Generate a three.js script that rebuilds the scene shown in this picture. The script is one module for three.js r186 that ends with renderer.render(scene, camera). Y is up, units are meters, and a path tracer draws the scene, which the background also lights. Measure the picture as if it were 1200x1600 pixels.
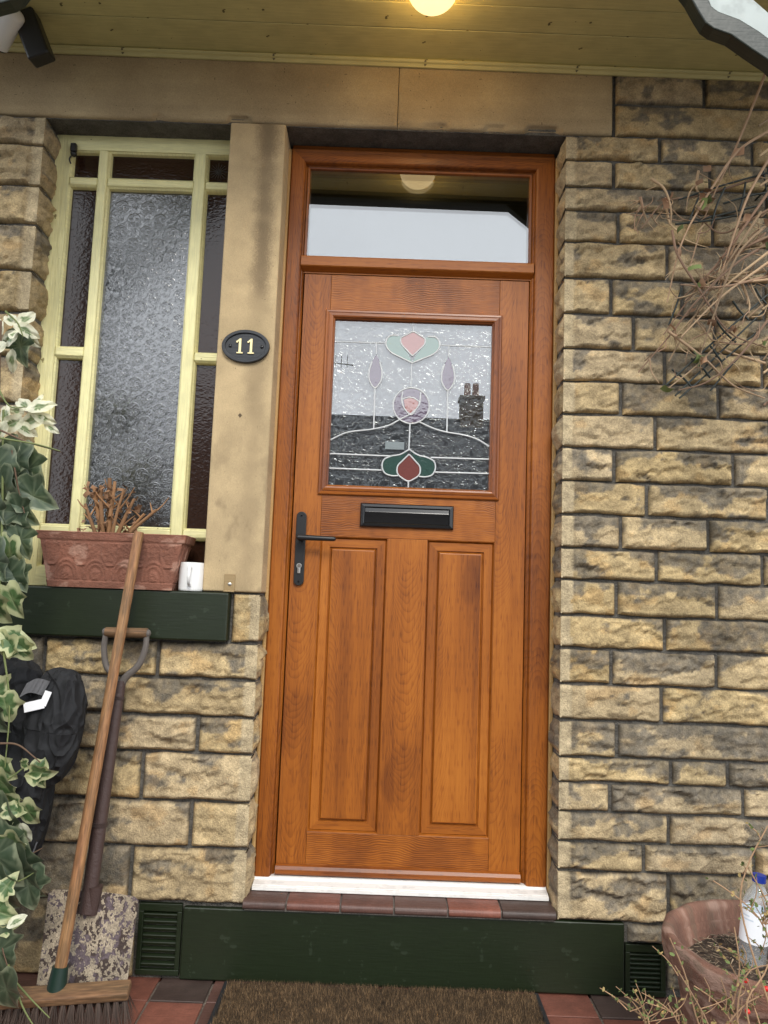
import * as THREE from 'three';
import { RoundedBoxGeometry } from 'three/addons/geometries/RoundedBoxGeometry.js';
import { mergeGeometries, mergeVertices, toCreasedNormals } from 'three/addons/utils/BufferGeometryUtils.js';
import { TextGeometry } from 'three/addons/geometries/TextGeometry.js';
import { FontLoader } from 'three/addons/loaders/FontLoader.js';

// ------------------------------------------------------------------ camera, sky, sun, exposure
const scene = new THREE.Scene();
const camera = new THREE.PerspectiveCamera(67.26, 3 / 4, 0.05, 200);
camera.position.set(0, 1.135, 2.38);
camera.rotation.set(THREE.MathUtils.degToRad(6.2315), THREE.MathUtils.degToRad(0.1746), THREE.MathUtils.degToRad(2.08), 'YXZ');
scene.add(camera);

const renderer = new THREE.WebGLRenderer({ antialias: true });
renderer.toneMapping = THREE.LinearToneMapping;
renderer.toneMappingExposure = 2.35;
renderer.shadowMap.enabled = true;

// noise helpers (seeded)
function rngOf(seed) { let s = (seed * 2654435761) >>> 0; return () => { s = (s + 0x6D2B79F5) >>> 0; let t = s; t = Math.imul(t ^ (t >>> 15), t | 1); t ^= t + Math.imul(t ^ (t >>> 7), t | 61); return ((t ^ (t >>> 14)) >>> 0) / 4294967296; }; }
function hash(x, y, z) { let h = Math.imul(x | 0, 374761393) ^ Math.imul(y | 0, 668265263) ^ Math.imul(z | 0, 2147483647 ^ 0x5bd1e995); h = Math.imul(h ^ (h >>> 13), 1274126177); h = Math.imul(h ^ (h >>> 16), 2246822519); return ((h ^ (h >>> 15)) >>> 0) / 4294967296; }
const mod = (a, n) => ((a % n) + n) % n;
const sm = (a, b, x) => { const t = Math.min(1, Math.max(0, (x - a) / (b - a))); return t * t * (3 - 2 * t); };
const lerp = (a, b, t) => a + (b - a) * t;
function vn(x, y, s = 0, px = 0, py = 0) {
  const xi = Math.floor(x), yi = Math.floor(y), fx = x - xi, fy = y - yi, u = fx * fx * (3 - 2 * fx), v = fy * fy * (3 - 2 * fy);
  const X0 = px ? mod(xi, px) : xi, X1 = px ? mod(xi + 1, px) : xi + 1, Y0 = py ? mod(yi, py) : yi, Y1 = py ? mod(yi + 1, py) : yi + 1;
  return lerp(lerp(hash(X0, Y0, s), hash(X1, Y0, s), u), lerp(hash(X0, Y1, s), hash(X1, Y1, s), u), v);
}
function fbm(x, y, s = 0, oct = 4, px = 0, py = 0) { let a = 0.5, t = 0, n = 0; for (let i = 0; i < oct; i++) { t += a * vn(x, y, s + i * 17, px, py); n += a; a *= 0.5; x *= 2; y *= 2; px *= 2; py *= 2; } return t / n; }

// overcast sky: even bright cloud with soft variation
{
  const w = 256, h = 128, d = new Float32Array(w * h * 4);
  for (let j = 0; j < h; j++) for (let i = 0; i < w; i++) {
    const el = ((j + 0.5) / h - 0.5) * Math.PI, k = (j * w + i) * 4;
    const c = fbm(i / 16, j / 8, 5, 5, 16, 0);
    const L = el > 0 ? (1.12 - 0.3 * Math.sin(el)) * (1 + 0.42 * (c - 0.5)) : 0.3 * (0.95 + 0.1 * c);
    d[k] = L * 0.94; d[k + 1] = L * 0.985; d[k + 2] = L * 1.04; d[k + 3] = 1;
  }
  const t = new THREE.DataTexture(d, w, h, THREE.RGBAFormat, THREE.FloatType);
  t.mapping = THREE.EquirectangularReflectionMapping; t.magFilter = t.minFilter = THREE.LinearFilter; t.needsUpdate = true;
  scene.background = t; scene.environment = t;
}
const sun = new THREE.DirectionalLight(new THREE.Color(1, 0.95, 0.86), 0.8);
sun.position.set(0.9, 5.2, 5.0); sun.target.position.set(0, 1, 0);
sun.castShadow = true; sun.shadow.radius = 28; sun.shadow.mapSize.set(2048, 2048);
Object.assign(sun.shadow.camera, { left: -4, right: 4, top: 4, bottom: -4, near: 0.1, far: 20 });
scene.add(sun, sun.target);

// ------------------------------------------------------------------ helpers
const taken = new Map();
function numbered(n) { const k = taken.get(n) || 0; taken.set(n, k + 1); return k ? `${n}_${String(k).padStart(3, '0')}` : n; }
function thing(name, label, category, pos = [0, 0, 0], group) {
  const o = new THREE.Group(); o.name = numbered(name); o.position.set(...pos); o.userData = { label, category };
  if (group) o.userData.group = group;
  scene.add(o); return o;
}
function part(name, geo, mat, parent, label) {
  const m = new THREE.Mesh(geo, mat); m.name = name; m.castShadow = m.receiveShadow = true;
  if (label) m.userData.label = label;
  parent.add(m); return m;
}
function structure(name, geo, mat) { const m = part(numbered(name), geo, mat, scene); m.userData.kind = 'structure'; return m; }
function at(m, x, y, z, rx = 0, ry = 0, rz = 0) { m.position.set(x, y, z); m.rotation.set(rx, ry, rz); return m; }
const lin = (r, g, b) => new THREE.Color().setRGB(r, g, b);
function tex(w, h, fn, srgb) {
  const d = new Uint8Array(w * h * 4);
  for (let j = 0; j < h; j++) for (let i = 0; i < w; i++) { const c = fn(i / w, j / h), k = (j * w + i) * 4; for (let q = 0; q < 3; q++) d[k + q] = Math.max(0, Math.min(255, (c.length ? c[q] : c) * 255)); d[k + 3] = 255; }
  const t = new THREE.DataTexture(d, w, h); t.wrapS = t.wrapT = THREE.RepeatWrapping; t.magFilter = t.minFilter = THREE.LinearFilter;
  if (srgb) t.colorSpace = THREE.SRGBColorSpace; t.needsUpdate = true; return t;
}
const rep = (t, u, v) => { t.repeat.set(1 / u, 1 / v); return t; };
function std(o) { return new THREE.MeshStandardMaterial(o); }
function phys(o) { return new THREE.MeshPhysicalMaterial(o); }
// box-projected uv in metres; turn swaps u and v (grain along x)
function boxUV(g, ou = 0, ov = 0, turn = false) {
  g = g.index ? g.toNonIndexed() : g; const p = g.attributes.position, n = g.attributes.normal, uv = new Float32Array(p.count * 2);
  for (let i = 0; i < p.count; i += 3) {
    let ax = 0, ay = 0, az = 0; for (let k = 0; k < 3; k++) { ax += Math.abs(n.getX(i + k)); ay += Math.abs(n.getY(i + k)); az += Math.abs(n.getZ(i + k)); }
    for (let k = 0; k < 3; k++) {
      const x = p.getX(i + k), y = p.getY(i + k), z = p.getZ(i + k); let a, b;
      if (az >= ax && az >= ay) { a = x; b = y; } else if (ax >= ay) { a = z; b = y; } else { a = x; b = z; if (turn) { a = x; b = z; } }
      if (turn) [a, b] = [b, a];
      uv[(i + k) * 2] = a + ou; uv[(i + k) * 2 + 1] = b + ov;
    }
  }
  g.setAttribute('uv', new THREE.BufferAttribute(uv, 2)); return g;
}
// box between two corners, chamfered
function bx(x0, y0, z0, x1, y1, z1, r = 0.003, ou = 0, ov = 0, turn = false) {
  const w = x1 - x0, h = y1 - y0, d = z1 - z0; const q = Math.min(r, w / 2.2, h / 2.2, d / 2.2);
  const g = q > 0 ? new RoundedBoxGeometry(w, h, d, 2, q) : new THREE.BoxGeometry(w, h, d);
  g.translate((x0 + x1) / 2, (y0 + y1) / 2, (z0 + z1) / 2); return boxUV(g, ou, ov, turn);
}
function triGeo(pos, uv) { const g = new THREE.BufferGeometry(); g.setAttribute('position', new THREE.Float32BufferAttribute(pos, 3)); g.setAttribute('uv', new THREE.Float32BufferAttribute(uv, 2)); g.computeVertexNormals(); return g; }
// mitred side of a rectangular frame; prof = [[inset, z], ...] from the outer to the inner edge. side: 0 left 1 right 2 top 3 bottom
function frameSide(x0, y0, x1, y1, prof, side, ou = 0, ov = 0, kr = 1) {
  const pos = [], uv = []; let dist = 0;
  for (let k = 0; k + 1 < prof.length; k++) {
    const [i0, z0] = prof[k], [i1, z1] = prof[k + 1]; const len = Math.hypot(i1 - i0, z1 - z0); let A, B, C, D;
    if (side === 0) { A = [x0 + i0, y0 + i0, z0]; B = [x0 + i1, y0 + i1, z1]; C = [x0 + i1, y1 - i1, z1]; D = [x0 + i0, y1 - i0, z0]; }
    if (side === 1) { A = [x1 - i1 * kr, y0 + i1, z1]; B = [x1 - i0 * kr, y0 + i0, z0]; C = [x1 - i0 * kr, y1 - i0, z0]; D = [x1 - i1 * kr, y1 - i1, z1]; }
    if (side === 2) { A = [x0 + i1, y1 - i1, z1]; B = [x1 - i1 * kr, y1 - i1, z1]; C = [x1 - i0 * kr, y1 - i0, z0]; D = [x0 + i0, y1 - i0, z0]; }
    if (side === 3) { A = [x0 + i0, y0 + i0, z0]; B = [x1 - i0, y0 + i0, z0]; C = [x1 - i1, y0 + i1, z1]; D = [x0 + i1, y0 + i1, z1]; }
    const a = side < 2 ? 1 : 0;
    for (const [P, t] of [[A, 0], [B, 1], [C, 2], [A, 0], [C, 2], [D, 3]]) {
      pos.push(...P); const inner = (P === B || P === C) ? (side === 0 || side === 1 ? 1 : 0) : 0; void inner; void t;
      const across = side < 2 ? P[0] : P[1];
      uv.push((across + dist * 0.3) + ou, P[a] + ov);
    }
    dist += len;
  }
  return triGeo(pos, uv);
}
const frameAll = (x0, y0, x1, y1, prof) => mergeGeometries([0, 1, 2, 3].map(s => frameSide(x0, y0, x1, y1, prof, s)));
function tube(pts, r0, r1 = r0, seg = 16, rad = 6) {
  const c = new THREE.CatmullRomCurve3(pts.map(p => new THREE.Vector3(...p)));
  const g = new THREE.TubeGeometry(c, seg, 1, rad, false); const p = g.attributes.position, q = new THREE.Vector3();
  for (let i = 0; i <= seg; i++) { const ctr = c.getPointAt(i / seg), r = lerp(r0, r1, i / seg); for (let j = 0; j <= rad; j++) { const k = i * (rad + 1) + j; q.fromBufferAttribute(p, k).sub(ctr).multiplyScalar(r).add(ctr); p.setXYZ(k, q.x, q.y, q.z); } }
  return g;
}
function paint(g, c) { const n = g.attributes.position.count, a = new Float32Array(n * 3); for (let i = 0; i < n; i++) { a[i * 3] = c[0]; a[i * 3 + 1] = c[1]; a[i * 3 + 2] = c[2]; } g.setAttribute('color', new THREE.BufferAttribute(a, 3)); return g; }
function cyl(r0, r1, h, seg = 20) { return new THREE.CylinderGeometry(r0, r1, h, seg); }
function limb(a, b, r0, r1 = r0, seg = 10) { const A = new THREE.Vector3(...a), B = new THREE.Vector3(...b), d = B.clone().sub(A); const g = new THREE.CylinderGeometry(r1, r0, d.length(), seg); g.applyQuaternion(new THREE.Quaternion().setFromUnitVectors(new THREE.Vector3(0, 1, 0), d.clone().normalize())); g.translate((A.x + B.x) / 2, (A.y + B.y) / 2, (A.z + B.z) / 2); return g; }
function shapeGeo(pts, depth, bevel = 0.002, smooth = false) {
  const s = new THREE.Shape(); if (smooth) { s.setFromPoints(new THREE.SplineCurve(pts.map(p => new THREE.Vector2(...p))).getPoints(pts.length * 6)); } else s.setFromPoints(pts.map(p => new THREE.Vector2(...p)));
  return new THREE.ExtrudeGeometry(s, { depth, bevelEnabled: bevel > 0, bevelSize: bevel, bevelThickness: bevel, bevelSegments: 2, curveSegments: 24 });
}

// ------------------------------------------------------------------ textures
const T = {};
T.grain = rep(tex(512, 512, (u, v) => { const a = fbm(u * 16, v * 16, 3, 5, 16, 16), b = vn(u * 256, v * 256, 9, 256, 256), c = vn(u * 110, v * 110, 12, 110, 110); const s = 0.76 + 0.3 * (a - 0.5) + 0.16 * (b - 0.5) + 0.12 * (c - 0.5) - (b > 0.95 ? 0.14 : 0); return [s, s, s * 0.99]; }, true), 0.42, 0.42);
T.grainBump = rep(tex(512, 512, (u, v) => 0.55 * fbm(u * 32, v * 32, 21, 4, 32, 32) + 0.3 * vn(u * 200, v * 200, 4, 200, 200) + 0.15 * vn(u * 90, v * 90, 8, 90, 90)), 0.42, 0.42);
// dressed sandstone: fine bedding and pits
T.dressed = rep(tex(1024, 1024, (u, v) => { const a = fbm(u * 6, v * 6, 31, 5, 6, 6), b = vn(u * 420, v * 420, 2, 420, 420), c = fbm(u * 3, v * 40, 14, 3, 3, 40), pit = vn(u * 130, v * 130, 7, 130, 130); let s = 0.82 + 0.22 * (a - 0.5) + 0.1 * (b - 0.5) + 0.07 * (c - 0.5); if (pit > 0.965) s *= 0.66; return [s, s * (0.985 + 0.03 * a), s * (0.96 + 0.05 * a)]; }, true), 0.9, 0.9);
// dressed sandstone with the sooty streak that runs down the post, spotted with pale grains
T.streaked = tex(512, 1024, (u, v) => {
  const a = fbm(u * 3, v * 24, 31, 4), b = vn(u * 170, v * 1300, 2), c = vn(u * 70, v * 560, 6), pit = vn(u * 46, v * 380, 7);
  const ctr = 0.70 + 0.05 * (fbm(v * 9, 1.5, 4, 3) - 0.5) + 0.02 * Math.sin(v * 5), wd = 0.15 + 0.09 * (fbm(v * 14, 3.5, 5, 3) - 0.5), len = fbm(v * 7, 9.3, 11, 4);
  const strength = 0.62 * sm(0.2, 0.5, len) * (0.35 + 0.65 * sm(0.42, 0.72, v + 0.25 * (a - 0.5))) ;
  let st = (1 - sm(wd * 0.1, wd * 1.9, Math.abs(u - ctr) + 0.12 * (a - 0.5) + 0.08 * (c - 0.5))) * strength * (0.72 + 0.45 * b); st = Math.min(0.85, st);
  if (c > 0.93 && b > 0.6) st *= 0.3;
  const low = sm(0.5, 0.68, fbm(u * 2.5, v * 14, 77, 4)) * sm(0.42, 0.1, v) * 0.38;
  let s = 0.86 + 0.16 * (a - 0.5) + 0.1 * (b - 0.5); if (pit > 0.975) s *= 0.62;
  let q = Math.max(st, low); const chx = Math.abs(u - 0.47) / 0.035, chy = (v - 0.36) / 0.0042; if (chx + Math.abs(chy) * 0.8 + 0.5 * (b - 0.5) < 1) q = 0.95; return [lerp(s, 0.42, q), lerp(s * 0.99, 0.40, q), lerp(s * 0.96, 0.39, q)];
}, true);
// oak foil: u across the grain, v along it (0.9 x 1.8 m)
function oakAt(u, v, rough) {
  const w = 0.06 * (fbm(u * 5, v * 4, 40, 3, 5, 4) - 0.5);
  const col = Math.floor(u * 5), cu = (u * 5 - col - 0.5) + 3 * w, ph = hash(col, 3, 8) * 9;
  const cath = hash(col, 1, 4) > 0.45;
  const nv = fbm(u * 7, v * 9, 52, 4, 7, 9);
  const ring = cath ? (cu * cu * 60 + v * (46 + 20 * hash(col, 2, 2)) * (hash(col, 9, 9) > 0.5 ? 1 : -1) + 7 * nv + ph) : (u * 120 + 7 * nv + 1.2 * Math.sin(v * 12.566 + ph));
  const fr = ring - Math.floor(ring); const line = Math.pow(fr, 3.0) * sm(1, 0.9, fr);
  const pores = vn(u * 420, v * 70, 60, 420, 70), fleck = vn(u * 230, v * 14, 61, 230, 14), tone = fbm(u * 4, v * 3, 63, 4, 4, 3), band = fbm(u * 14, v * 1, 66, 3, 14, 1);
  const kn = fbm(u * 9, v * 6, 71, 3, 9, 6);
  let d = 0.34 * line * (cath ? sm(0.42, 0.2, Math.abs(cu)) * sm(0.3, 0.55, fbm(col * 3.3, v * 5, 90, 2)) : 0.5) + (pores > 0.6 ? (pores - 0.6) * (rough ? 1.3 : 0.9) : 0) + 0.22 * (fleck - 0.5) + 0.85 * (0.5 - tone) + 0.75 * (0.5 - band) + sm(0.66, 0.78, kn) * 0.2;
  return d;
}
const oakCol = d => { const k = Math.max(-0.5, Math.min(1, d)); return k < 0 ? [lerp(0.60, 0.71, -k * 2), lerp(0.34, 0.435, -k * 2), lerp(0.10, 0.155, -k * 2)] : [lerp(0.60, 0.31, k), lerp(0.34, 0.14, k), lerp(0.10, 0.035, k)]; };
T.oak = rep(tex(1024, 2048, (u, v) => oakCol(oakAt(u, v, false)), true), 0.9, 1.8);
T.oakBump = rep(tex(512, 1024, (u, v) => 0.75 - 0.5 * oakAt(u, v, true)), 0.9, 1.8);
// sawn rail foil: tight wavering lines
function railAt(u, v) { const w = fbm(u * 5, v * 6, 80, 4, 5, 6), l = u * 80 + 3.2 * (w - 0.5) * 2 + 1.5 * fbm(u * 10, v * 20, 83, 3, 10, 20); const fr = l - Math.floor(l); const patch = fbm(u * 6, v * 5, 85, 3, 6, 5), br = fbm(u * 3, v * 16, 88, 3, 3, 16); return 0.55 * Math.pow(Math.sin(fr * Math.PI), 3) * sm(0.25, 0.6, patch) + 0.95 * (0.5 - br) + 0.3 * (vn(u * 300, v * 40, 81, 300, 40) - 0.5) + 0.02; }
T.rail = rep(tex(512, 1024, (u, v) => oakCol(railAt(u, v)), true), 0.5, 1.0);
T.railBump = rep(tex(512, 1024, (u, v) => 0.7 - 0.55 * railAt(u, v)), 0.5, 1.0);
// brushed gloss paint with chips
const paintTex = (seed, chip, base, under) => rep(tex(512, 512, (u, v) => { const a = fbm(u * 10, v * 10, seed, 4, 10, 10), b = vn(u * 12, v * 180, seed + 3, 12, 180), c = fbm(u * 20, v * 20, seed + 9, 5, 20, 20), d = vn(u * 200, v * 200, seed + 5, 200, 200); const s = 0.94 + 0.1 * (a - 0.5) + 0.07 * (b - 0.5) - (d > 0.97 ? 0.1 : 0); return c > chip ? under : base.map(q => q * s); }, true), 0.5, 0.5);
T.paintBump = rep(tex(512, 512, (u, v) => 0.5 * fbm(u * 12, v * 12, 91, 4, 12, 12) + 0.35 * vn(u * 14, v * 150, 92, 14, 150) + 0.15 * fbm(u * 60, v * 60, 95, 2, 60, 60)), 0.5, 0.5);
// pressed glass with rosettes in relief
T.rosette = rep(tex(512, 512, (u, v) => {
  let h = 0; for (const [cx, cy] of [[0.25, 0.25], [0.75, 0.75], [1.25, 0.25], [-0.25, 0.75], [0.25, 1.25], [0.75, -0.25], [-0.25, -0.25], [1.25, 1.25], [-0.25, 0.25 + 1], [1.25, 0.75 - 1]]) {
    const x = u - cx, y = v - cy, r = Math.hypot(x, y), t = Math.atan2(y, x);
    h += 0.42 * Math.exp(-Math.pow((r - 0.25) / 0.02, 2)) * (0.35 + 0.65 * Math.sin(t * 0.5 + 1) ** 2) + 0.3 * Math.exp(-Math.pow((r - 0.12 - 0.035 * Math.sin(t * 5)) / 0.02, 2)) + 0.25 * Math.exp(-Math.pow((r - 0.19 - 0.02 * Math.sin(t * 7 + 1)) / 0.018, 2));
  }
  for (const [cx, cy] of [[0.75, 0.25], [0.25, 0.75]]) { const x = u - cx, y = v - cy; h += 0.6 * Math.exp(-Math.pow(Math.abs(x) / 0.022, 2) - Math.pow(y / 0.07, 2)) + 0.4 * Math.exp(-Math.pow((Math.abs(x) - 0.07 - y * 0.4) / 0.02, 2) - Math.pow(y / 0.06, 2)); }
  const wv = fbm(u * 6, v * 6, 103, 2, 6, 6), sw = vn(u * 26 + 6 * wv, v * 26 + 6 * wv, 104), fine = vn(u * 44, v * 44, 100, 44, 44);
  return 0.08 + 0.75 * h + 0.17 * (1 - Math.abs(2 * sw - 1)) + 0.12 * fine;
}), 0.088, 0.088);
T.ripple = rep(tex(512, 512, (u, v) => { const a = fbm(u * 14, v * 26, 110, 3, 14, 26), b = fbm(u * 30, v * 40, 112, 3, 30, 40); return 0.5 * a + 0.5 * b; }), 0.22, 0.22);
T.stipple = rep(tex(512, 512, (u, v) => { const wx = fbm(u * 12, v * 12, 120, 2, 12, 12), wy = fbm(u * 12, v * 12, 122, 2, 12, 12); const a = vn(u * 24 + 5 * wx, v * 24 + 5 * wy, 123, 0, 0), b = vn(u * 20 - 4 * wy + 9, v * 30 + 4 * wx, 124); return Math.pow(1 - Math.abs(2 * a - 1), 2) * 0.6 + 0.4 * Math.pow(1 - Math.abs(2 * b - 1), 2); }), 0.3, 0.3);
T.clay = rep(tex(512, 512, (u, v) => { const a = fbm(u * 8, v * 8, 130, 5, 8, 8), b = vn(u * 180, v * 180, 131, 180, 180), e = sm(0.56, 0.7, fbm(u * 11, v * 11, 133, 5, 11, 11)); let c = [0.56, 0.365, 0.29].map((q, i) => q * (0.9 + 0.35 * (a - 0.5) + 0.12 * (b - 0.5))); return c.map((q, i) => lerp(q, [0.70, 0.56, 0.49][i], e * 0.6)); }, true), 0.4, 0.4);
T.oldClay = rep(tex(512, 512, (u, v) => { const a = fbm(u * 6, v * 12, 140, 5, 6, 12), b = vn(u * 160, v * 160, 141, 160, 160), e = sm(0.42, 0.62, fbm(u * 8, v * 14, 143, 5, 8, 14)), m = sm(0.6, 0.75, fbm(u * 12, v * 12, 149, 4, 12, 12)); return [0.50, 0.355, 0.29].map((q, i) => lerp(lerp(q * (0.9 + 0.35 * (a - 0.5) + 0.14 * (b - 0.5)), [0.66, 0.56, 0.50][i], e * 0.6), [0.38, 0.33, 0.27][i], m * 0.45)); }, true), 0.4, 0.4);
T.flake = tex(512, 512, (u, v) => { const a = fbm(u * 34, v * 30, 150, 4), b = fbm(u * 7, v * 7, 152, 5), c = fbm(u * 90, v * 90, 155, 3); const keep = a * 0.55 + b * 0.3 + c * 0.15 + 0.10 * Math.abs(u - 0.5) + (v > 0.84 && Math.abs(u - 0.5) < 0.2 ? -0.08 : 0); if (keep > 0.515) { const s = 0.84 + 0.5 * (c - 0.5) + 0.4 * (b - 0.5); return [0.72 * s, 0.66 * s, 0.57 * s]; } const p = fbm(u * 9, v * 9, 158, 4); return [0, 1, 2].map(q => lerp([0.30, 0.245, 0.225][q], [0.44, 0.385, 0.405][q], sm(0.42, 0.56, p)) * (0.9 + 0.4 * (c - 0.5))); }, true);
T.tile = rep(tex(512, 512, (u, v) => { const a = fbm(u * 7, v * 7, 160, 5, 7, 7), b = vn(u * 220, v * 220, 161, 220, 220), c = fbm(u * 22, v * 22, 164, 4, 22, 22); const s = 0.86 + 0.3 * (a - 0.5) + 0.12 * (b - 0.5) + 0.16 * (c - 0.5); return [s, s, s]; }, true), 0.6, 0.6);
T.soil = rep(tex(256, 256, (u, v) => { const a = fbm(u * 24, v * 24, 170, 4, 24, 24); return [0.3 * a + 0.12, 0.25 * a + 0.09, 0.2 * a + 0.07]; }, true), 0.2, 0.2);
T.wood = rep(tex(256, 1024, (u, v) => { const a = fbm(u * 8, v * 20, 180, 4, 8, 20), b = vn(u * 60, v * 30, 181, 60, 30), g = fbm(u * 3, v * 4, 185, 4, 3, 4); const s = 0.85 + 0.35 * (a - 0.5) + 0.3 * (b - 0.5); return [0.70 * s + 0.1 * (g - 0.5), 0.53 * s, 0.37 * s]; }, true), 0.1, 0.8);
T.crease = rep(tex(512, 512, (u, v) => { const w = fbm(u * 4, v * 4, 195, 3, 4, 4), a = vn(u * 7 + 3 * w, v * 5 + 4 * w, 196), b = vn(u * 15 - 3 * w, v * 11 + 3 * w, 197); return 0.6 * Math.pow(1 - Math.abs(2 * a - 1), 2) + 0.25 * (1 - Math.abs(2 * b - 1)) + 0.02 * Math.sin(u * 1200) * Math.sin(v * 1200); }), 0.42, 0.42);
T.cloth = rep(tex(256, 256, (u, v) => 0.5 + 0.25 * Math.sin(u * 256 * 0.8) * Math.sin(v * 256 * 0.8) + 0.5 * (fbm(u * 8, v * 8, 190, 4, 8, 8) - 0.5)), 0.1, 0.1);

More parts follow.
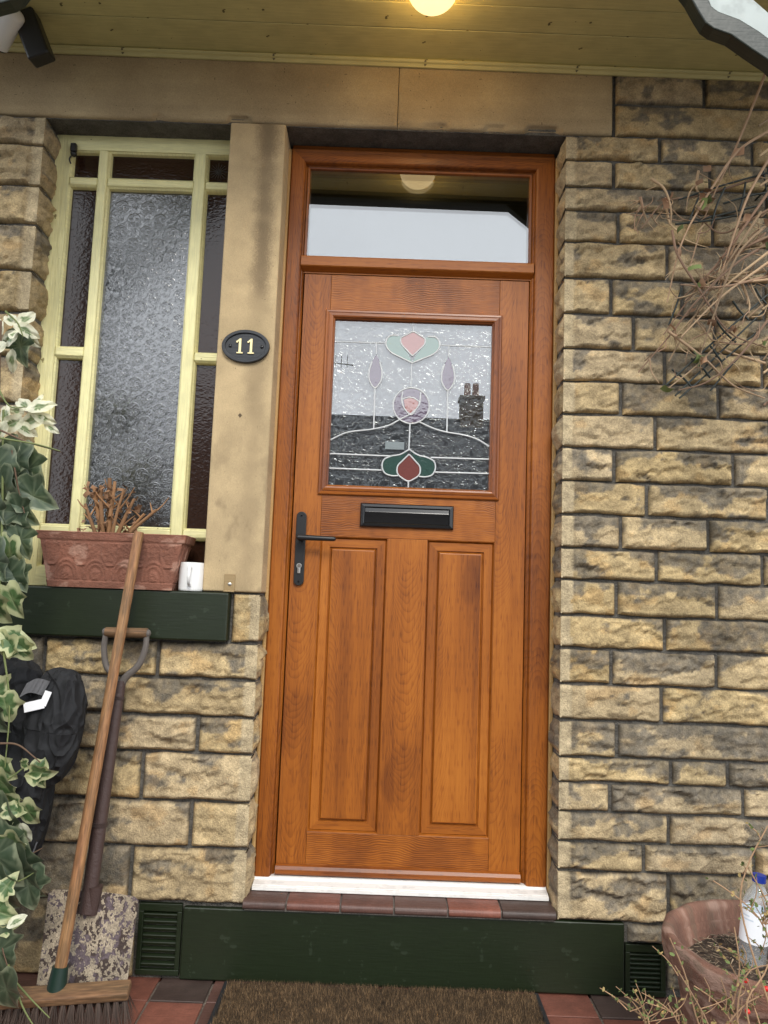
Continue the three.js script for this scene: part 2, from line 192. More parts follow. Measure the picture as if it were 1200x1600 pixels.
// ------------------------------------------------------------------ materials
const M = {
  stone: std({ vertexColors: true, map: T.grain, bumpMap: T.grainBump, bumpScale: 0.004, roughness: 0.95 }),
  mortar: std({ color: lin(0.2, 0.185, 0.165), map: T.grain, bumpMap: T.grainBump, bumpScale: 0.008, roughness: 1 }),
  lintel: std({ color: lin(0.56, 0.425, 0.255), map: T.dressed, bumpMap: T.grainBump, bumpScale: 0.0018, roughness: 0.95 }),
  post: std({ color: lin(0.68, 0.52, 0.315), map: T.streaked, bumpMap: T.grainBump, bumpScale: 0.0015, roughness: 0.95 }),
  sidePost: std({ color: lin(0.5, 0.4, 0.26), map: T.dressed, bumpMap: T.grainBump, bumpScale: 0.0015, roughness: 0.95 }),
  oak: phys({ map: T.oak, bumpMap: T.oakBump, bumpScale: 0.0006, roughness: 0.42, specularIntensity: 0.8 }),
  rail: phys({ map: T.rail, bumpMap: T.railBump, bumpScale: 0.0011, roughness: 0.44, specularIntensity: 0.8 }),
  bead: phys({ map: T.oak, color: lin(0.86, 0.8, 0.78), bumpMap: T.oakBump, bumpScale: 0.0002, roughness: 0.34 }),
  yellow: std({ map: paintTex(200, 0.845, [0.95, 0.92, 0.69], [0.56, 0.52, 0.34]), bumpMap: T.paintBump, bumpScale: 0.0025, roughness: 0.42 }),
  soffit: std({ map: paintTex(210, 0.83, [0.79, 0.75, 0.52], [0.36, 0.32, 0.19]), bumpMap: T.paintBump, bumpScale: 0.0004, roughness: 0.45 }),
  green: std({ map: paintTex(220, 0.755, [0.10, 0.142, 0.062], [0.16, 0.195, 0.135]), bumpMap: T.paintBump, bumpScale: 0.0004, roughness: 0.45 }),
  darkGreen: std({ color: lin(0.012, 0.018, 0.012), bumpMap: T.paintBump, bumpScale: 0.001, roughness: 0.4 }),
  white: std({ color: lin(0.74, 0.74, 0.74), roughness: 0.35 }),
  upvc: std({ map: rep(tex(256, 256, (u, v) => { const a = fbm(u * 6, v * 30, 400, 4, 6, 30), d = sm(0.58, 0.75, fbm(u * 20, v * 20, 404, 4, 20, 20)); const s = 0.9 + 0.06 * (a - 0.5) - 0.045 * d; return [s, s * 0.99, s * 0.97]; }, true), 0.4, 0.4), bumpMap: T.paintBump, bumpScale: 0.0006, roughness: 0.4 }),
  ceramic: phys({ color: lin(0.83, 0.83, 0.82), roughness: 0.12, clearcoat: 0.6 }),
  black: std({ color: lin(0.012, 0.012, 0.013), roughness: 0.38 }),
  blackGloss: phys({ color: lin(0.008, 0.008, 0.009), roughness: 0.16 }),
  plate: std({ color: lin(0.03, 0.032, 0.036), roughness: 0.45, metalness: 0.3, bumpMap: T.paintBump, bumpScale: 0.0006 }),
  brass: std({ color: lin(0.78, 0.66, 0.36), roughness: 0.35, metalness: 0.7 }),
  steel: std({ color: lin(0.6, 0.59, 0.56), roughness: 0.3, metalness: 0.9 }),
  dullMetal: std({ color: lin(0.16, 0.14, 0.125), roughness: 0.6, metalness: 0.4, bumpMap: T.paintBump, bumpScale: 0.001 }),
  clearGlass: phys({ color: lin(0.8, 0.82, 0.82), transmission: 1, thickness: 0, ior: 2.6, roughness: 0.0 }),
  innerGlass: phys({ color: lin(0.7, 0.72, 0.72), transmission: 1, thickness: 0, ior: 2.7, roughness: 0.0 }),
  obscure: phys({ color: lin(0.5, 0.52, 0.52), transmission: 1, thickness: 0, ior: 2.1, roughness: 0.03, bumpMap: T.stipple, bumpScale: 0.0018 }),
  rosette: phys({ color: lin(0.075, 0.077, 0.08), transmission: 0.78, thickness: 0, ior: 2.5, roughness: 0.09, bumpMap: T.rosette, bumpScale: 0.0012 }),
  brownGlass: phys({ color: lin(0.04, 0.018, 0.011), transmission: 0.35, thickness: 0, ior: 1.5, roughness: 0.12, bumpMap: T.ripple, bumpScale: 0.0007 }),
  lead: std({ color: lin(0.52, 0.53, 0.53), roughness: 0.42, metalness: 0.25 }),
  petalGreen: phys({ color: lin(0.02, 0.06, 0.045), roughness: 0.03, ior: 2.333, bumpMap: T.ripple, bumpScale: 0.0003 }),
  petalRed: phys({ color: lin(0.16, 0.04, 0.03), roughness: 0.03, ior: 2.333, bumpMap: T.ripple, bumpScale: 0.0003 }),
  petalPink: phys({ color: lin(0.3, 0.11, 0.09), roughness: 0.03, ior: 2.333, bumpMap: T.ripple, bumpScale: 0.0003 }),
  petalLilac: phys({ color: lin(0.09, 0.055, 0.09), roughness: 0.03, ior: 2.333, bumpMap: T.ripple, bumpScale: 0.0003 }),
  petalSage: phys({ color: lin(0.12, 0.2, 0.16), roughness: 0.03, ior: 2.333, bumpMap: T.ripple, bumpScale: 0.0003 }),
  clay: std({ map: T.clay, bumpMap: T.grainBump, bumpScale: 0.003, roughness: 0.85 }),
  oldClay: std({ map: T.oldClay, bumpMap: T.grainBump, bumpScale: 0.003, roughness: 0.88 }),
  soil: std({ map: T.soil, bumpMap: T.grainBump, bumpScale: 0.01, roughness: 1 }),
  wood: std({ map: T.wood, color: lin(0.78, 0.72, 0.64), bumpMap: T.grainBump, bumpScale: 0.0006, roughness: 0.6 }),
  headWood: std({ map: T.wood, color: lin(0.5, 0.5, 0.5), bumpMap: T.grainBump, bumpScale: 0.001, roughness: 0.75 }),
  shaft: std({ color: lin(0.06, 0.035, 0.03), roughness: 0.55, bumpMap: T.grainBump, bumpScale: 0.002 }),
  flake: std({ map: T.flake, bumpMap: T.flake, bumpScale: 0.0008, roughness: 0.8 }),
  bristle: std({ vertexColors: true, roughness: 0.7 }),
  cloth: std({ color: lin(0.012, 0.0125, 0.0145), roughness: 0.85, bumpMap: T.crease, bumpScale: 0.03 }),
  greyCloth: std({ color: lin(0.17, 0.17, 0.18), roughness: 0.9, bumpMap: T.cloth, bumpScale: 0.001 }),
  paper: std({ color: lin(0.75, 0.75, 0.77), roughness: 0.7 }),
  leaf: phys({ vertexColors: true, roughness: 0.45, transmission: 0.32, thickness: 0, ior: 1.4 }),
  stem: std({ vertexColors: true, roughness: 0.85 }),
  wire: std({ color: lin(0.015, 0.022, 0.018), roughness: 0.45 }),
  rubber: std({ color: lin(0.015, 0.015, 0.016), roughness: 0.7 }),
  coir: std({ color: lin(0.2, 0.12, 0.055), roughness: 1 }),
  caulk: std({ color: lin(0.45, 0.27, 0.1), roughness: 0.6, bumpMap: T.paintBump, bumpScale: 0.003 }),
  plaster: std({ color: lin(0.24, 0.17, 0.12), roughness: 1 }),
  timber: std({ color: lin(0.2, 0.14, 0.09), roughness: 1 }),
};
const tileMats = [[0.25, 0.092, 0.062], [0.2, 0.08, 0.058], [0.145, 0.07, 0.054], [0.085, 0.055, 0.045], [0.12, 0.068, 0.055]].map(c => std({ color: lin(...c), map: T.tile, bumpMap: T.paintBump, bumpScale: 0.0012, roughness: 0.5 }));
// ------------------------------------------------------------------ rock-faced stones
function rockH(x, y, s) {
  const wx = x + 0.02 * (fbm(x * 18, y * 18, s, 2) - 0.5), wy = y + 0.02 * (fbm(x * 18 + 7, y * 18, s + 3, 2) - 0.5);
  const cw = 0.085, ch = 0.042, gx = Math.floor(wx / cw), gy = Math.floor(wy / ch); let d1 = 9, h1 = 0, d2 = 9, h2 = 0;
  for (let j = -1; j <= 1; j++) for (let i = -1; i <= 1; i++) {
    const cx = gx + i, cy = gy + j, px = (cx + 0.15 + 0.7 * hash(cx, cy, s + 1)) * cw, py = (cy + 0.15 + 0.7 * hash(cx, cy, s + 2)) * ch;
    const dx = (wx - px) / cw, dy = (wy - py) / ch, d = dx * dx + dy * dy;
    const hh = 0.012 * hash(cx, cy, s + 4) + (wx - px) * 0.16 * (hash(cx, cy, s + 5) - 0.5) + (wy - py) * (0.34 * hash(cx, cy, s + 6) - 0.28);
    if (d < d1) { d2 = d1; h2 = h1; d1 = d; h1 = hh; } else if (d < d2) { d2 = d; h2 = hh; }
  }
  const t = sm(0, 0.045, d2 - d1), h = lerp((h1 + h2) / 2, h1, t);
  let led = 0;
  for (let k = 0; k < 3; k++) { const yl = ch * (Math.floor(y / 0.105 + k * 0.33) + 0.5) * 2.5 * (1) + 0.05 * (fbm(x * 9 + k * 31, s + k, s + 60 + k, 3) - 0.5) + 0.012 * Math.abs(Math.sin(x * 60 + 6 * fbm(x * 20, k, s + 70, 2))) - k * 0.034, q = yl - y; if (q > 0 && q < 0.06) led -= 0.014 * sm(0.4, 0.62, fbm(x * 14, k * 7.7, s + 80 + k, 3)) * sm(0, 0.0035, q) * Math.exp(-q / 0.011); }
  return 0.68 * h + led + 0.0085 * (fbm(x * 28, y * 40, s + 8, 4) - 0.4) + 0.006 * (fbm(x * 7, y * 9, s + 9, 2) - 0.5);
}
// a stone w x h with its lower left front corner at the origin; L, R = depth of a dressed return on that side
function stoneGeo(w, h, seed, { L = 0, R = 0, bulge = 0.002, smooth = 1, soot = 0.5, tint = 1 } = {}) {
  const rng = rngOf(seed), st = 0.0066, dep = 0.042, back = 0.045, pathPts = [];
  const add = (x, z, nx, nz, face, s, edge) => pathPts.push({ x, z, nx, nz, face, s, edge });
  const mg = 0.03 + 0.008 * rng();
  if (L) { const n = Math.max(2, Math.round(L / 0.01)); for (let i = 0; i < n; i++) { const z = -L + L * i / n; add(0, z, -1, 0, 1, z, Math.min(-z, z + L)); } add(0.0, -0.001, -0.7, 0.7, 0, 0, 0); } else add(0, -dep, -1, 0, 3, -dep, 0);
  const nf = Math.max(4, Math.round(w / st)); for (let i = 0; i <= nf; i++) { const x = w * i / nf; add(x, 0, 0, 1, 2, x, Math.min(x, w - x)); }
  if (R) { add(w, -0.001, 0.7, 0.7, 0, w, 0); const n = Math.max(2, Math.round(R / 0.01)); for (let i = 1; i <= n; i++) { const z = -R * i / n; add(w, z, 1, 0, 1, w - z, Math.min(-z, z + R)); } } else add(w, -dep, 1, 0, 3, w + dep, 0);
  const nv = Math.max(5, Math.round(h / st)), rows = nv + 3, cols = pathPts.length;
  const pos = new Float32Array(rows * cols * 3), col = new Float32Array(rows * cols * 3), uv = new Float32Array(rows * cols * 2), idx = [];
  const hue = rng(), lum = (0.98 + 0.22 * rng()) * tint, sb = (rng() - 0.5) * 0.3 + soot - 0.5, ou = rng() * 3, ov = rng() * 3, ox = rng() * 50, oy = rng() * 50, amp = (0.65 + 0.7 * rng()) * smooth;
  const buff = [lerp(0.80, 0.75, hue) * lum, lerp(0.59, 0.58, hue) * lum, lerp(0.30, 0.36, hue) * lum], sootC = [0.175 * lum, 0.16 * lum, 0.14 * lum];
  for (let r = 0; r < rows; r++) {
    const isBack = r === 0 || r === rows - 1; const v = r === 0 ? 0 : r === rows - 1 ? 1 : (r - 1) / nv;
    for (let c = 0; c < cols; c++) {
      const P = pathPts[c], k = r * cols + c; const y = v * h, ey = Math.min(y, h - y), ex = P.edge;
      let d = 0, margin = 0;
      const rX = P.x + ox, rY = y + oy;
      const fr = fbm(P.s * 40 + ox, y * 40 + oy, 3, 3);
      if (P.face === 2) {
        const inL = L && P.s < mg + 0.006 * (fr - 0.5), inR = R && w - P.s < mg + 0.006 * (fr - 0.5);
        margin = inL || inR ? 1 : 0;
        let exx = 9; if (L) exx = Math.min(exx, (P.s - mg) * 1.6); else exx = Math.min(exx, P.s); if (R) exx = Math.min(exx, (w - P.s - mg) * 1.6); else exx = Math.min(exx, w - P.s);
        const e = sm(0, 0.003 + 0.012 * fr * fr, Math.min(exx, ey));
        d = margin ? 0.0012 * (fr - 0.5) : e * (bulge + amp * rockH(rX, rY, seed)) - 0.002 * (1 - e);
        if (!margin) d = Math.max(d, -0.009);
        d -= 0.002 * (1 - sm(0, 0.004, ey));
        if (!L || !R) d -= 0.004 * (1 - sm(0, 0.006, (!L && !R) ? ex : (!L ? P.s : w - P.s)));
      } else if (P.face === 1) {
        const e = sm(0.004, 0.03, Math.min(ex * 1.2, ey)); d = e * (0.006 + 0.9 * rockH(P.z * 1.3 + ox + 9, rY, seed + 50));
        d -= 0.004 * (1 - sm(0, 0.006, ey));
      } else if (P.face === 0) d = -0.0015 - 0.003 * (1 - sm(0, 0.006, ey)) + 0.002 * (fr - 0.5);
      const inward = isBack ? back : 0; const q = d - inward;
      const wob = isBack ? 0 : 0.006 * (vn(P.s * 22 + ox, v > 0.5 ? 3 : 9, seed) - 0.5) * (ey < 0.012 ? 1 : 0);
      pos[k * 3] = P.x + P.nx * q; pos[k * 3 + 1] = y + wob; pos[k * 3 + 2] = P.z + P.nz * q;
      uv[k * 2] = P.s + ou; uv[k * 2 + 1] = y + ov;
      const blot = fbm(rX * 11, rY * 17, seed + 20, 5), grainy = fbm(rX * 90, rY * 90, seed + 22, 2);
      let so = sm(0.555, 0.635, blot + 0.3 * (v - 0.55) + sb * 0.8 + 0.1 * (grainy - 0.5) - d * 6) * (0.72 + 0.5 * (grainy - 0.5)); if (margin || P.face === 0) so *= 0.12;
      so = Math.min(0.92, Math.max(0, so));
      const och = fbm(rX * 16, rY * 22, seed + 30, 4), rust = sm(0.6, 0.72, och) * 0.5, vy = 0.9 + 0.35 * (fbm(rX * 30, rY * 44, seed + 33, 3) - 0.5);
      for (let q2 = 0; q2 < 3; q2++) { let b = buff[q2] * vy * lerp(1, [1.02, 0.86, 0.66][q2], rust); if (margin) b = [0.88, 0.70, 0.44][q2] * (0.94 + 0.12 * (fr - 0.5) + (fbm(P.s * 400, y * 12, seed, 2) - 0.5) * 0.14); col[k * 3 + q2] = lerp(b, sootC[q2], so); }
    }
  }
  for (let r = 0; r < rows - 1; r++) for (let c = 0; c < cols - 1; c++) { const a = r * cols + c, b = a + 1, e = a + cols, f = e + 1; idx.push(a, b, f, a, f, e); }
  const g = new THREE.BufferGeometry(); g.setAttribute('position', new THREE.BufferAttribute(pos, 3)); g.setAttribute('color', new THREE.BufferAttribute(col, 3)); g.setAttribute('uv', new THREE.BufferAttribute(uv, 2)); g.setIndex(idx); g.computeVertexNormals(); return g;
}

// ------------------------------------------------------------------ house wall
const wall = thing('house_wall', 'sandstone house wall of rock faced blocks around the door and window', 'wall');
{
  const cf = -0.0125, cb = -0.3, G = 0.004;   // mortar face, back
  const X0 = -1.95, X1 = 1.75;
  const core = [
    [X0, 0, -1.172, 2.89], [0.549, 0, X1, 2.89], [-1.172, 0, -0.55, 0.985], [-0.55, 0, -0.381, 1.13], [-1.172, 2.665, 0.549, 2.89],
  ].map(([a, b, c, d]) => bx(a, b, cb, c, d, cf, 0));
  part('mortar', mergeGeometries(core), M.mortar, wall);
  part('inner_sill', bx(-0.381, 0, cb, 0.549, 0.205, cf - 0.03, 0), M.mortar, wall);
  let seed = 1;
  const J = 0.0045, JX = 0.0062;
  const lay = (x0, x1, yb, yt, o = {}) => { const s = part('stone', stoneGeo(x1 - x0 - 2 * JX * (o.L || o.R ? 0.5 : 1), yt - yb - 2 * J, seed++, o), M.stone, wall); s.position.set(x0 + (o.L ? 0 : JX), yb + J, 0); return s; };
  // right of the door
  const R = [[2.66, 2.582, 0.856, 1.16, 1.45], [2.575, 2.489, 0.705, 1.02, 1.34], [2.482, 2.407, 0.886, 1.2, 1.5], [2.401, 2.301, 0.72, 1.027, 1.38], [2.296, 2.18, 0.879, 1.21], [2.173, 2.06, 0.698, 0.926, 1.19, 1.5], [2.054, 1.944, 0.77, 1.029, 1.36], [1.94, 1.838, 0.87, 1.18], [1.833, 1.732, 0.73, 1.039, 1.35], [1.728, 1.623, 0.839, 1.2, 1.52], [1.619, 1.518, 0.71, 1.083, 1.4], [1.511, 1.411, 0.812, 1.19], [1.409, 1.307, 0.731, 1.003, 1.33], [1.303, 1.208, 0.842, 1.17, 1.5], [1.205, 1.101, 0.718, 1.028, 1.36], [1.097, 1.0, 0.867, 1.21], [0.994, 0.895, 0.703, 1.024, 1.33], [0.887, 0.786, 0.856, 1.2, 1.5], [0.779, 0.679, 0.721, 1.21], [0.673, 0.604, 0.884, 1.055, 1.39], [0.599, 0.519, 0.701, 1.1, 1.4], [0.514, 0.435, 0.876, 1.24], [0.427, 0.351, 0.802, 1.13, 1.45], [0.345, 0.208, 0.875, 1.22]];
  R.forEach((r, i) => {
    const yt = i ? (R[i - 1][1] + r[0]) / 2 : 2.664, yb = i < R.length - 1 ? (r[1] + R[i + 1][0]) / 2 : 0.206; let x = 0.546;
    const ends = r.slice(2).concat([1.75]);
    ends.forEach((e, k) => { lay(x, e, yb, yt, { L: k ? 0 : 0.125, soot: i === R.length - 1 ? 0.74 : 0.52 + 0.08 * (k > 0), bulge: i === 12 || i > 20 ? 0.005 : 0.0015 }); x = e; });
  });
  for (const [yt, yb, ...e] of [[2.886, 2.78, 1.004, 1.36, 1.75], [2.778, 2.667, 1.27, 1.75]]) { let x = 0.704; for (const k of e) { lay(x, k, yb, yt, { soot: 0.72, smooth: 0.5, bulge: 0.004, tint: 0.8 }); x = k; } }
  // below the window and beside it
  const Lw = [[0.977, 0.865, -1.33, -1.028, -0.681], [0.865, 0.753, -1.5, -1.15, -0.782], [0.753, 0.646, -1.27, -0.928, -0.546], [0.646, 0.506, -1.48, -1.08, -0.705], [0.506, 0.372, -1.26, -0.85, -0.55], [0.372, 0.216, -1.45, -1.04, -0.719]];
  Lw.forEach((r, i) => { let x = -1.95; r.slice(2).concat([-0.377]).forEach(e => { const last = e === -0.377; lay(x, e, r[1], r[0], { R: last ? 0.125 : 0, soot: last ? 0.57 : 0.68, bulge: 0.004 }); x = e; }); });  // real soot on upper halves, plus corner shade painted in as extra soot
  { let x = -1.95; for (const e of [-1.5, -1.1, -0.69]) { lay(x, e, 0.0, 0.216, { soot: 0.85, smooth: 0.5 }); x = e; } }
  lay(-0.466, -0.377, 0.977, 1.13, { R: 0.125, soot: 0.52, smooth: 0.6 });
  const q = [2.664, 2.565, 2.423, 2.292, 2.136, 1.996, 1.85, 1.698, 1.555, 1.413, 1.273, 1.13];
  for (let i = 0; i + 1 < q.length; i++) { const m = i % 2 ? -1.42 : -1.56; lay(m, -1.168, q[i + 1], q[i], { R: 0.125, soot: 0.56, bulge: 0.007, tint: 0.9 }); lay(-1.95, m, q[i + 1], q[i], { soot: 0.6 }); }
  lay(-1.95, -1.16, 0.977, 1.13, { soot: 0.6 });
  lay(-1.95, -1.56, 2.667, 2.886, { soot: 0.7 });
  // small block over the right air vent
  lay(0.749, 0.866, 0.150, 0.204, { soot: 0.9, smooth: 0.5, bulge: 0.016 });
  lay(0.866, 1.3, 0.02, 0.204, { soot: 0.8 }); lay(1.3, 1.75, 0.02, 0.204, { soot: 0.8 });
  // dressed lintels with chipped lower arrises
  const lint = (x0, x1, s) => {
    const w = x1 - x0, h = 0.221, nx = Math.round(w / 0.008), prof = []; // front face then underside
    for (let i = 0; i <= 24; i++) prof.push([h * (1 - i / 24), 0]);
    for (let i = 1; i <= 14; i++) prof.push([0, -0.012 * i]);
    const n = prof.length, pos = [], uv = [], idx = []; const top = [[h, -0.16]]; const all = top.concat(prof);
    for (const [k, [yy, zz]] of all.entries()) for (let i = 0; i <= nx; i++) {
      const x = w * i / nx; let y = yy, z = zz; const f = fbm((x + s) * 30, 2.2, s, 3), edge = Math.max(0, 1 - Math.hypot(yy, zz) / 0.026), big = sm(0.6, 0.72, fbm((x + s) * 9, 7.7, s, 3));
      y += edge * (0.003 + 0.004 * f + 0.015 * big); z -= edge * (0.003 + 0.004 * f + 0.013 * big) * (zz === 0 ? 1 : 0.3); z += 0.0015 * (fbm((x + s) * 12, yy * 12, s + 3, 3) - 0.5);
      if (i === 0 || i === nx) { z -= zz === 0 ? 0.003 : 0; }
      pos.push(x, y, z); uv.push(x + s, k === 0 ? yy + 0.1 : yy + zz);
    }
    const rows = all.length; for (let r = 0; r < rows - 1; r++) for (let i = 0; i < nx; i++) { const a = r * (nx + 1) + i, b = a + 1, c = a + nx + 1, d = c + 1; idx.push(a, c, b, b, c, d); }
    const g = new THREE.BufferGeometry(); g.setAttribute('position', new THREE.Float32BufferAttribute(pos, 3)); g.setAttribute('uv', new THREE.Float32BufferAttribute(uv, 2)); g.setIndex(idx); g.computeVertexNormals(); void n; return g;
  };
  at(part('lintel', lint(-1.555, -0.0105, 1.3), M.lintel, wall), -1.555, 2.666, 0.004);
  at(part('lintel', lint(-0.0085, 0.697, 5.1), M.lintel, wall), -0.0085, 2.666, 0.003);
  // dressed stone post between window and door
  {
    const g = new RoundedBoxGeometry(0.182, 1.534, 0.19, 3, 0.006), p = g.attributes.position, n = g.attributes.normal, u = [];
    for (let i = 0; i < p.count; i++) { const side = Math.abs(n.getX(i)) > 0.9; u.push(side ? 0.02 + (p.getZ(i) + 0.095) * 0.3 : p.getX(i) / 0.182 + 0.5, p.getY(i) / 1.534 + 0.5); }
    g.setAttribute('uv', new THREE.Float32BufferAttribute(u, 2));
    at(part('mullion_post', g, M.post, wall, 'pale dressed stone post with a sooty streak'), -0.466, 1.898, -0.092);
  }
  // painted sill
  part('window_sill', bx(-1.2, 0.981, -0.2, -0.468, 1.128, 0.035, 0.006, 0.3, 0.1), M.green, wall, 'dark green painted stone sill with chipped paint');
  // painted plinth and vents
  part('plinth', bx(-0.555, 0.004, -0.1, 0.742, 0.2055, 0.004, 0.005, 0.1, 0.7), M.green, wall, 'dark green painted plinth under the doorstep');
  const vent = (x0, y0, x1, y1, label) => {
    const v = part('air_vent', mergeGeometries([bx(x0, y0, -0.03, x1, y0 + 0.016, 0.002, 0.002), bx(x0, y1 - 0.022, -0.03, x1, y1, 0.002, 0.002), bx(x0, y0 + 0.016, -0.03, x0 + 0.014, y1 - 0.022, 0.002, 0.002), bx(x1 - 0.014, y0 + 0.016, -0.03, x1, y1 - 0.022, 0.002, 0.002), bx(x0 + 0.01, y0 + 0.01, -0.04, x1 - 0.01, y1 - 0.01, -0.026, 0)]), M.green, wall, label);
    const n = 8, p = (y1 - y0 - 0.042) / n; for (let i = 0; i < n; i++) { const s = part('louvre', bx(-(x1 - x0) / 2 + 0.013, -p * 0.3, -0.012, (x1 - x0) / 2 - 0.013, p * 0.3, 0.006, 0.003), M.green, v); at(s, (x0 + x1) / 2, y0 + 0.018 + p * (i + 0.5), -0.008, 0.45, 0, 0); }
  };
  vent(-0.685, 0.012, -0.558, 0.212, 'green painted air brick with louvres beside the spade');
  vent(0.746, 0.004, 0.864, 0.148, 'dark green air brick with louvres beside the round pot');
  // caulking beads beside the frame
  for (const [a, b] of [[-0.3795, -0.3675], [0.5345, 0.5475]]) { const g = bx(a, 0.215, -0.13, b, 2.64, -0.094, 0.004); part('caulk_bead', g, M.caulk, wall); }
}
// dark hall behind
{
  const r = [[-1.95, 0.0, -6.1, 1.75, 0.2, -0.3], [-1.95, 2.7, -6.1, 1.75, 2.89, -0.3], [-1.95, 0.2, -6.1, -1.85, 2.7, -0.3], [1.65, 0.2, -6.1, 1.75, 2.7, -0.3], [-1.85, 0.2, -6.1, 1.65, 2.7, -6.0], [-0.47, 0.2, -3.6, -0.4, 2.7, -0.32]].map(a => bx(...a, 0));
  const m = structure('hall_interior', mergeGeometries(r), M.plaster); m.userData.label = 'dark hallway behind the glazing';
}

// ------------------------------------------------------------------ door frame
const dframe = thing('door_frame', 'golden oak effect door frame with a clear fanlight above the door', 'door frame');
{
  const FX0 = -0.367, FX1 = 0.534, FY0 = 0.222, FY1 = 2.646, tb = 2.213, tt = 2.273;
  const prof = [[0, -0.17], [0, -0.104], [0.004, -0.1], [0.044, -0.1], [0.048, -0.103], [0.0505, -0.113], [0.0505, -0.12], [0.0525, -0.1205], [0.058, -0.128], [0.058, -0.17]];
  const lp = prof.map(([i, z]) => [i, z]);
  part('jamb', frameSide(FX0, FY0 - 0.06, FX1, FY1, lp, 0, 0.2, 0.1, 1.31), M.oak, dframe);
  part('jamb', frameSide(FX0, FY0 - 0.06, FX1, FY1, lp, 1, 0.65, 0.7, 1.31), M.oak, dframe);
  part('head', frameSide(FX0, FY0 - 0.06, FX1, FY1, lp, 2, 0.0, 0.3, 1.31), M.oak, dframe);
  part('head_trim', bx(FX0 + 0.002, 2.6465, -0.15, FX1 - 0.002, 2.663, -0.112, 0.002, 0, 0.2, true), M.oak, dframe);
  // transom bar
  const bar = shapeGeo([[-0.17, 0], [-0.17, 0.06], [-0.125, 0.06], [-0.119, 0.054], [-0.103, 0.052], [-0.1, 0.048], [-0.1, 0.019], [-0.103, 0.016], [-0.125, 0.004], [-0.125, 0]].map(([z, y]) => [-z, y]), FX1 - FX0 - 0.118, 0);
  bar.rotateY(Math.PI / 2); const tg = boxUV(bar, 0.13, 0.42, true); const tr = part('transom', tg, M.oak, dframe); at(tr, FX0 + 0.05, tb, 0);
  // after rotateY(90deg) the profile's x becomes -z
  const gx0 = FX0 + 0.058, gx1 = FX1 - 0.076, gy0 = tt, gy1 = FY1 - 0.058;
  const bead = [[-0.001, -0.121], [0.005, -0.1225], [0.007, -0.131], [0.007, -0.15]];
  for (let s = 0; s < 4; s++) part('glazing_bead', frameSide(gx0 + 0.0005, gy0 - 0.004, gx1 - 0.0005, gy1 + 0.002, bead, s, 0.3, 0.3), M.bead, dframe);
  const pane = (z, m, ry, rx) => { const p = part('glass_pane', bx(-0.5 * (gx1 - gx0) + 0.003, -0.5 * (gy1 - gy0) + 0.002, -0.002, 0.5 * (gx1 - gx0) - 0.003, 0.5 * (gy1 - gy0) - 0.002, 0.0, 0), m, dframe); return at(p, (gx0 + gx1) / 2, (gy0 + gy1) / 2, z, rx, ry, 0); };
  void pane;
  const sheet = (z, m, rx, ry) => at(part('glass_pane', new THREE.PlaneGeometry(gx1 - gx0 - 0.006, gy1 - gy0 - 0.004), m, dframe), (gx0 + gx1) / 2, (gy0 + gy1) / 2, z, rx, ry, 0);
  sheet(-0.130, M.clearGlass, 0, 0); sheet(-0.150, M.innerGlass, 0.0022, -0.0015);
  // white threshold
  const th = shapeGeo([[-0.17, 0], [-0.17, 0.05], [-0.104, 0.05], [-0.098, 0.046], [-0.094, 0.036], [-0.09, 0.036], [-0.066, 0.028], [-0.064, 0.028], [-0.064, 0.025], [-0.058, 0.024], [-0.054, 0.02], [-0.054, 0.003], [-0.058, 0]].map(([z, y]) => [-z, y]), FX1 - FX0 - 0.004, 0); th.scale(1, 0.53, 1);
  th.rotateY(Math.PI / 2); at(part('threshold', boxUV(th), M.upvc, dframe, 'white ridged threshold strip'), FX0 + 0.002, 0.2378, 0);
}

